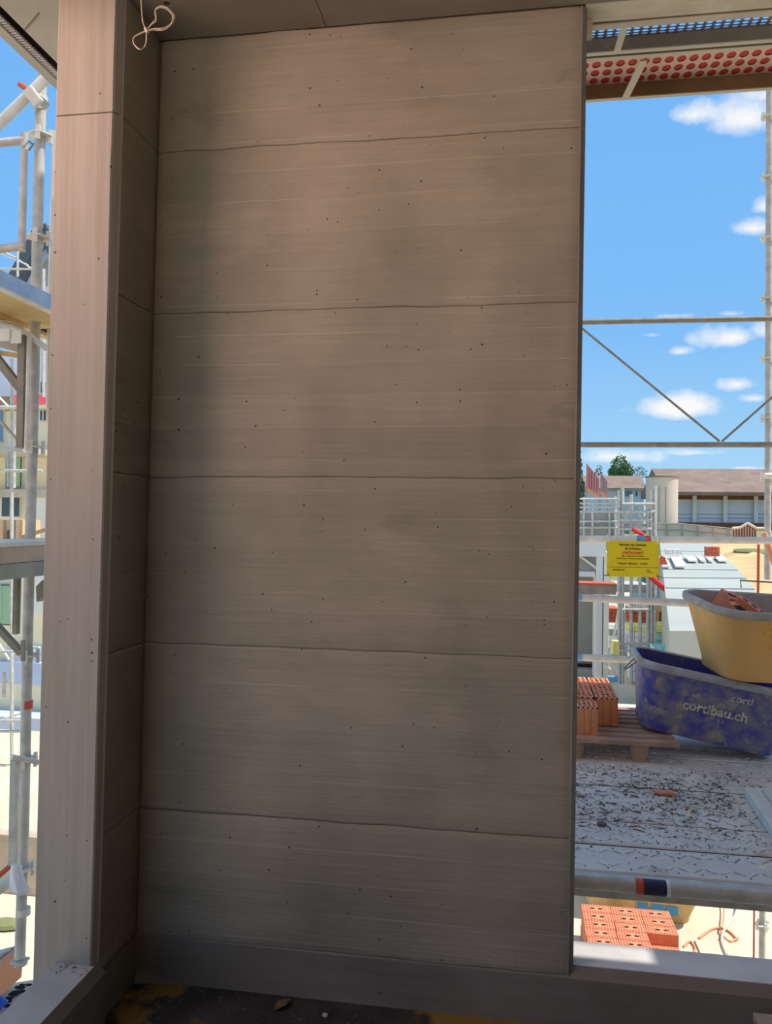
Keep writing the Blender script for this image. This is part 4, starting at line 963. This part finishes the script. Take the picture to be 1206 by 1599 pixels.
# ================================================================== LEFT SIDE
PD = 3.76
sp_ = thing('scaffold_standard', 'left scaffold standard with rosettes close beside the concrete pier', 'scaffold post', (-2.3, 3.5, GZ), world_parts=True)
Pt = lambda x, y, d=PD: atd(x, y, d)
pole = [Pt(65, 120), Pt(60, 300), Pt(52, 640), Pt(43, 1000), Pt(37, 1300), Pt(31, 1495)]
mb = MB(); mb.tube(pole, .0242, 16); mb.build('pole', 'galvanised', sp_, smooth=True)
for y in (212, 371, 698, 1023, 1185, 1355): rosette(sp_, Pt(65.5 - .0243*(y-120), y), .95, 'galvanised_bright', (0, 1, 3))
MB().tube([Pt(37, 1418), Pt(37, 1428)], .031, 14).build('wire_ring', 'galvanised_bright', sp_, smooth=True)
MB().tube([Pt(33, 1500)-Vector((0, 0, .02)), Pt(32, 1500)], .03, 10).build('foot', 'galvanised', sp_)
mb = MB(); mb.bb(pole[-1].x-.032, pole[-1].x+.032, pole[-1].y-.032, pole[-1].y+.032, pole[-1].z-.02, pole[-1].z-.012); mb.build('base_plate', 'galvanised', sp_)
MB().tube([Pt(43, 1094), Pt(42.5, 1106)], .0250, 14).build('red_mark', 'orange_tape', sp_, smooth=True)
# diagonal brace tube with coupler at the top
br = thing('brace_tube', 'cream coloured scaffold tube slanting up to the clamp at the top left', 'scaffold tube', (-2.3, 3.4, 3.2), world_parts=True)
MB().tube([Pt(-60, 240, 3.66), Pt(0, 192, 3.66), Pt(72, 122, 3.66), Pt(112, 82, 3.66)], .0242, 14).build('tube', 'galvanised_bright', br, smooth=True)
cp = thing('swivel_coupler', 'swivel coupler clamping the slanting tube to the left standard', 'clamp', (-2.3, 3.4, 3.2), world_parts=True)
bevel(MB().bar(Pt(42, 138, 3.62), Pt(62, 163, 3.64), .05, .03, (0, 1, 0)).build('clamp_body', 'galvanised_bright', cp), .008, 2); MB().tube([Pt(30, 131, 3.62), Pt(44, 140, 3.62)], .012, 8).build('bolt', 'rust_red', cp)
MB().tube([Pt(58, 150, 3.7), Pt(72, 166, 3.7)], .02, 8).build('bolt', 'galvanised', cp)
MB().tube([Pt(64, 150), Pt(62, 172)], .031, 12).build('clamp_ring', 'galvanised_bright', cp, smooth=True)
# guard frame left of the standard
gf = thing('hooked_rail', 'thin rectangular guard frame hooked on the left standard', 'scaffold frame', (-2.4, 3.3, 2.9), world_parts=True)
MB().tube([Pt(38.5, 208, 3.6), Pt(34, 392, 3.6)], .0165, 10).build('upright', 'galvanised', gf, smooth=True)
for y0, y1 in ((223, 219), (389, 384)): MB().tube([Pt(-70, y0+2, 3.55), Pt(0, y0, 3.58), Pt(38, y1, 3.6)], .0185, 10).build('rail', 'galvanised', gf, smooth=True)
for a, b in (((36, 230), (45, 220)), ((45, 220), (52, 226)), ((45, 235), (53, 224))): MB().tube([Pt(*a, 3.58), Pt(*b, 3.6)], .004, 6).build('hook', 'galvanised_dark', gf)
g2 = tag(MB().tube([Pt(86, 205, 3.9), Pt(80, 440, 3.9), Pt(76, 640, 3.9)], .015, 8).build('slim_tube', 'galvanised_bright', smooth=True), 'slim bright tube squeezed between the left standard and the pier', 'scaffold tube')
# upper plywood deck
XA, ZA = -2.0, 2.435
ud2 = thing('plywood_deck', 'scaffold deck at the upper left with a galvanised edge and yellow plywood underside', 'scaffold deck', (XA, 3, ZA), world_parts=True)
MB().bb(XA-.006, XA, 1.5, 4.2, ZA-.066, ZA+.0).build('side_profile', 'deck_side_blue', ud2)
MB().bb(XA-.03, XA+.004, 1.5, 4.2, ZA-.074, ZA-.066).build('side_lip', 'galvanised_bright', ud2)
MB().bb(XA-.29, XA-.007, 1.5, 4.2, ZA-.055, ZA-.04).build('plywood', 'wood_light', ud2)
MB().bb(XA-.34, XA-.29, 1.5, 4.2, ZA-.075, ZA-.035).build('edge_batten', 'wood_light', ud2)
hp = at(71, 513, 0, XA-.3); MB().box((XA-.28, hp.y+.02, ZA-.0555), (.05, .16, .004)).build('hand_hole', 'dark_gap', ud2)
# frames under the upper deck
uf = thing('deck_bracket', 'weathered steel bracket with gusset under the upper left deck', 'bracket', (-2.4, 3.3, 2), world_parts=True)
MB().bar(Pt(-40, 510, 3.6), Pt(33, 530, 3.65), .035, .12, (0, 0, 1)).build('beam', 'galvanised', uf)
MB().bar(Pt(38, 525, 3.6), Pt(35, 700, 3.6), .032, .05, (0, 1, 0)).build('upright', 'galvanised_dark', uf)
MB().bar(Pt(-20, 540, 3.6), Pt(36, 612, 3.6), .034, .03, (0, 1, 0)).build('strut', 'galvanised_dark', uf)
MB().tube([Pt(0, 507, 3.58), Pt(20, 512, 3.6), Pt(45, 523, 3.6), Pt(74, 545, 3.64)], .014, 8).build('claw', 'plastic_white', uf)
MB().tube([Pt(46, 520, 3.58), Pt(44, 600, 3.58), Pt(41, 705, 3.58)], .010, 8).build('bright_tube', 'galvanised_bright', uf, smooth=True)
for x in (4, 22): MB().box(Pt(x+3, 522+x*.2, 3.52), (.05, .004, .055)).build('sticker', 'white_paint', uf)
MB().bar(Pt(-20, 548, 3.62), Pt(34, 556, 3.62), .02, .02).build('lower_timber', 'wood_light', uf)
MB().tube([Pt(-10, 645, 3.6), Pt(36, 698, 3.62)], .008, 8).build('thin_brace', 'galvanised', uf)
# lower deck at eye height
LX = -1.98
ld = thing('toe_board_deck', 'grey and tan stained deck edge at eye level left of the pier', 'scaffold deck', (LX, 3, 1.3), world_parts=True)
MB().bb(LX-.3, LX, 1.6, 4.2, 1.345, 1.362).build('top_surface', 'galvanised_bright', ld)
MB().bb(LX-.29, LX-.004, 1.6, 4.2, 1.278, 1.345).build('tan_board', 'toe_board', ld)
MB().bb(LX-.28, LX+.003, 1.6, 4.2, 1.215, 1.276).build('grey_board', 'toe_board_grey', ld)
yb = thing('yellow_batten', 'yellow batten sticking up behind the eye-level deck edge', 'batten', (-2.3, 3.6, 1.4), world_parts=True)
MB().bar(Pt(34, 839, 4.4), Pt(72, 827, 4.4), .012, .02).build('batten', 'wood_light', yb)
tbn = pack('board_stack', 'striped stack of tan boards standing on the deck of the far left scaffold', -10, 36, 809, 846, 12, 'tan_board', 'boards', .5, 1)
for i in range(2): a, b = quad_px(11.9, 6+i*14, 12+i*14, 812, 845); MB().bb(a.x-tbn.location.x, b.x-tbn.location.x, -.12, 0, a.z-tbn.location.z, b.z-tbn.location.z).build('strap', 'wood_board', tbn)
# lower bracket
lb_ = thing('deck_bracket', 'dark steel bracket and clamp under the eye-level deck edge', 'bracket', (-2.4, 3.3, 1), world_parts=True)
MB().bar(Pt(27, 900, 3.6), Pt(25, 990, 3.6), .02, .03, (0, 1, 0)).build('upright', 'galvanised_dark', lb_)
MB().bar(Pt(-10, 972, 3.6), Pt(34, 1020, 3.62), .026, .03, (0, 1, 0)).build('strut', 'galvanised_dark', lb_)
MB().prism([Pt(56, 916, 3.6), Pt(66, 906, 3.6), Pt(65, 932, 3.6), Pt(57, 940, 3.6)], (0, .05, 0)).build('gusset', 'galvanised_dark', lb_)
MB().bar(Pt(36, 1000, 3.6), Pt(36, 1032, 3.6), .014, .014).build('pin', 'galvanised_dark', lb_)
# lower frame next to the standard
lf = thing('frame_upright', 'flat grey frame upright left of the standard, plastic tied to its foot', 'scaffold frame', (-2.4, 3.3, 0), world_parts=True)
MB().bar(Pt(23, 1186, 3.6), Pt(20, 1350, 3.6), .026, .03, (0, 1, 0)).build('upright', 'galvanised', lf)
MB().bar(Pt(29, 1184, 3.62), Pt(27, 1352, 3.62), .014, .03, (0, 1, 0)).build('upright', 'galvanised_bright', lf)
MB().bar(Pt(18, 1182, 3.58), Pt(60, 1190, 3.66), .03, .02).build('head_plate', 'galvanised_bright', lf)
MB().tube([Pt(-30, 1408, 3.5), Pt(20, 1372, 3.6)], .026, 12).build('rail', 'galvanised_bright', lf, smooth=True)
MB().tube([Pt(-30, 1392, 3.7), Pt(24, 1345, 3.7)], .012, 8).build('rail', 'rust_red', lf, smooth=True)
# tied plastic sheet
mb = MB(); loops = []
for i in range(8):
    t = i/7; x = 24 + 9*t**1.5; y = 1350 + 46*t; w_ = (.020 + .026*t) if i < 7 else .02; c = Pt(x, y, 3.52)
    loops.append([c + Vector((math.cos(a)*w_*(1+.25*math.sin(a*5+t*2)), math.sin(a)*w_*.7*(1+.25*math.cos(a*4)), 0)) for a in [k*2*math.pi/14 for k in range(14)]])
mb.loft(loops); tag(mb.build('plastic_sheet', 'plastic_bag', smooth=True), 'white plastic sheet tied around the foot of the left frame', 'plastic sheet')
# red panels, blue object at the far bottom left
t = thing('panel_bundle', 'bundle of reddish panels standing at the bottom left corner', 'panels', (-2.6, 3.6, -1), world_parts=True)
for k in range(4):
    a = Pt(-14+k*7.5, 1505-k*3, 4.6-k*.1); b = Pt(-18+k*7.0, 1560-k*3.5, 4.6-k*.1)
    MB().bar(a, b, .028, .30, (0, 1, 0)).build('panel', 'red_panel' if k < 3 else 'cable_orange', t)
MB().bar(Pt(-30, 1502, 4.5), Pt(18, 1490, 4.5), .05, .06).build('top_strip', 'galvanised', t)
a, b = Pt(0, 1560, 4.0), Pt(6, 1578, 4.0)
tag(MB().tube([Pt(-6, 1562, 4), Pt(6, 1572, 4)], .03, 10).build('blue_bucket_edge', 'blue_plastic', smooth=True), 'small piece of bright blue plastic at the bottom left edge', 'bucket')
# perforated bricks plate under them
lw = thing('perforated_slab', 'pale perforated hollow floor slab at the bottom left below the sill', 'slab', (-3, 4, GZ), world_parts=True)
q = [Pt(-60, 1548, 4.8), Pt(70, 1527, 4.8), Pt(70, 1610, 4.0), Pt(-60, 1640, 4.0)]
MB().prism([p - Vector((0, 0, .1)) for p in q], (0, 0, .1)).build('slab_body', 'ground_concrete', lw)
mb = MB()
for (x, y, s_) in ((31, 1545, 1), (25, 1553, 1), (36, 1551, .7), (20, 1556, .9), (14, 1562, .8), (10, 1566, 1), (11, 1574, .9), (45, 1541, .7), (35, 1541, .6)):
    f_ = (y-1537)/80; c = Pt(x, y, 4.75-.8*f_); c = c + Vector((0, 0, .012))
    mb.add([c + Vector((math.cos(a)*.035*s_, math.sin(a)*.02*s_, 0)) for a in [k*math.pi/4 for k in range(8)]], [tuple(range(8))])
mb.build('slot_holes', 'dark_gap', lw, fix=False)

# left buildings
LY = 14
lbd = thing('cream_apartment_block', 'cream apartment block with white upper storey seen through the left scaffold', 'building', (-9, LY, GZ), world_parts=True)
def lb(name, x0, x1, y0, y1, Ya, Yb, mat, par=None):
    a, b = quad_px(Ya, x0, x1, y0, y1); o = MB().bb(a.x, b.x, Ya, Yb, a.z, b.z).build(name, mat, par or lbd)
    if par: o.location = (0, 0, 0)
    return o
lb('upper_storey', -260, 160, 545, 632, LY+1.0, LY+7, 'facade_white'); lb('parapet', -260, 160, 617, 632, LY+.4, LY+.6, 'roof_tile'); lb('red_flashing', 22, 73, 616, 632, LY+.25, LY+.39, 'banner_red')
lb('cornice', -260, 160, 631, 640, LY-.25, LY+1, 'cream_wall'); lb('facade', -260, 160, 640, 1130, LY, LY+7, 'cream_wall')
lb('balcony_slab', -260, 36, 696, 706, LY-1.2, LY, 'slab_light'); lb('string_course', -260, 160, 765, 774, LY-.2, LY, 'slab_light'); lb('base_band', -260, 160, 1040, 1054, LY-.15, LY, 'blue_grey_slab')
lb('side_panel', 40, 72, 775, 960, LY-.1, LY, 'white_wall'); lb('wall_panel', 10, 60, 1010, 1056, LY-.12, LY-.001, 'blue_grey_slab'); lb('plinth', -260, 160, 1128, 1156, LY-.6, LY, 'blue_grey_slab')
for x0, x1, y0, y1, m_ in ((8, 33, 706, 762, 'leaf_green'), (2, 29, 775, 807, 'glass_dark'), (63, 72, 595, 614, 'glass_dark'), (62, 71, 640, 657, 'glass_dark'), (-20, 20, 912, 976, 'leaf_green'), (-40, 4, 640, 690, 'glass_blue')):
    w1 = lb('window', x0-1, x1+1, y0-1, y1+1, LY-.06, LY+.01, 'facade_post') if y0 > 620 else lb('window', x0-1, x1+1, y0-1, y1+1, LY+.94, LY+1.01, 'facade_post')
    dy = 0 if y0 > 620 else 1.0
    lb('pane', x0+.5, x1-.5, y0+1, y1-1, LY-.09+dy, LY-.055+dy, 'glass_dark' if m_ == 'leaf_green' else m_, w1)
    if m_ == 'leaf_green': lb('curtain', (x0+x1)/2-2, x1-1, y0+3, y1-2, LY-.095+dy, LY-.089+dy, 'green_wrap', w1)
    lb('mullion', (x0+x1)/2-.6, (x0+x1)/2+.6, y0, y1, LY-.12+dy, LY-.08+dy, 'facade_post', w1)
# steep grey gable above
gb = thing('gabled_house', 'steep dark grey gable roof of a white house peeking behind the left standard', 'house', (-12, 22, GZ), world_parts=True)
G = lambda x, y: at(x, y, 1, 22)
MB().prism([G(36, 450), G(78, 372), G(130, 470), Vector((G(130, 720).x, 22, GZ)), Vector((G(36, 720).x, 22, GZ))], (0, 9, 0)).build('house_body', 'facade_white', gb)
for a, b in (((31, 456), (80, 364)), ((80, 364), (134, 470))):
    MB().bar(G(*a)+Vector((0, -.4, 0)), G(*b)+Vector((0, -.4, 0)), .35, .35, (0, 1, 0)).build('verge', 'roof_dark', gb)
    p0, p1 = G(*a), G(*b); MB().prism([p0, p1, p1+Vector((0, 0, .25)), p0+Vector((0, 0, .25))], (0, 9, 0)).build('roof_slope', 'roof_dark', gb)
a, b = G(68, 415), G(80, 450); MB().prism([G(68, 416), G(80, 402), G(80, 440), G(68, 452)], (0, -.1, 0)).build('gable_cladding', 'grey_wall', gb)
scaff('far thin scaffold standing against the cream apartment block', 'far_scaffold', 11.5,
      [(18.5, 560, 1400), (13, 705, 760), (22, 705, 762), (6, 1050, 1088), (68, 420, 620)], [(-120, 66, 735), (-120, 40, 1125), (-120, 40, 1142), (-80, 60, 636), (-100, 60, 1017), (-100, 60, 868)], [(19, 690, 32, 634), (8, 1122, 35, 1113), (11, 1066, 20, 1053), (-60, 560, 18, 640), (-30, 960, 14, 1030)], r=.028)
scaff('thin bright scaffold posts against the sky at the far left', 'sky_scaffold', 13, [(27.5, 380, 432)], [(-60, 60, 420)], [(0, 395, 44, 414), (4, 392, 28, 404), (28, 405, 50, 420)], r=.022)
# sunlit bank and wall at the lower left
t = tag(MB().bb(-40, -4.35, 7.6, 7.75, GZ, GZ+.6).build('tan_boundary_wall', 'toe_board'), 'low tan boundary wall at the lower left behind the standard', 'wall')
lump('hedge', 'low green weed clump at the foot of the tan wall', 'bush', 8, 1448, GZ, .16, .1, .07, 'grass', 0, 3)
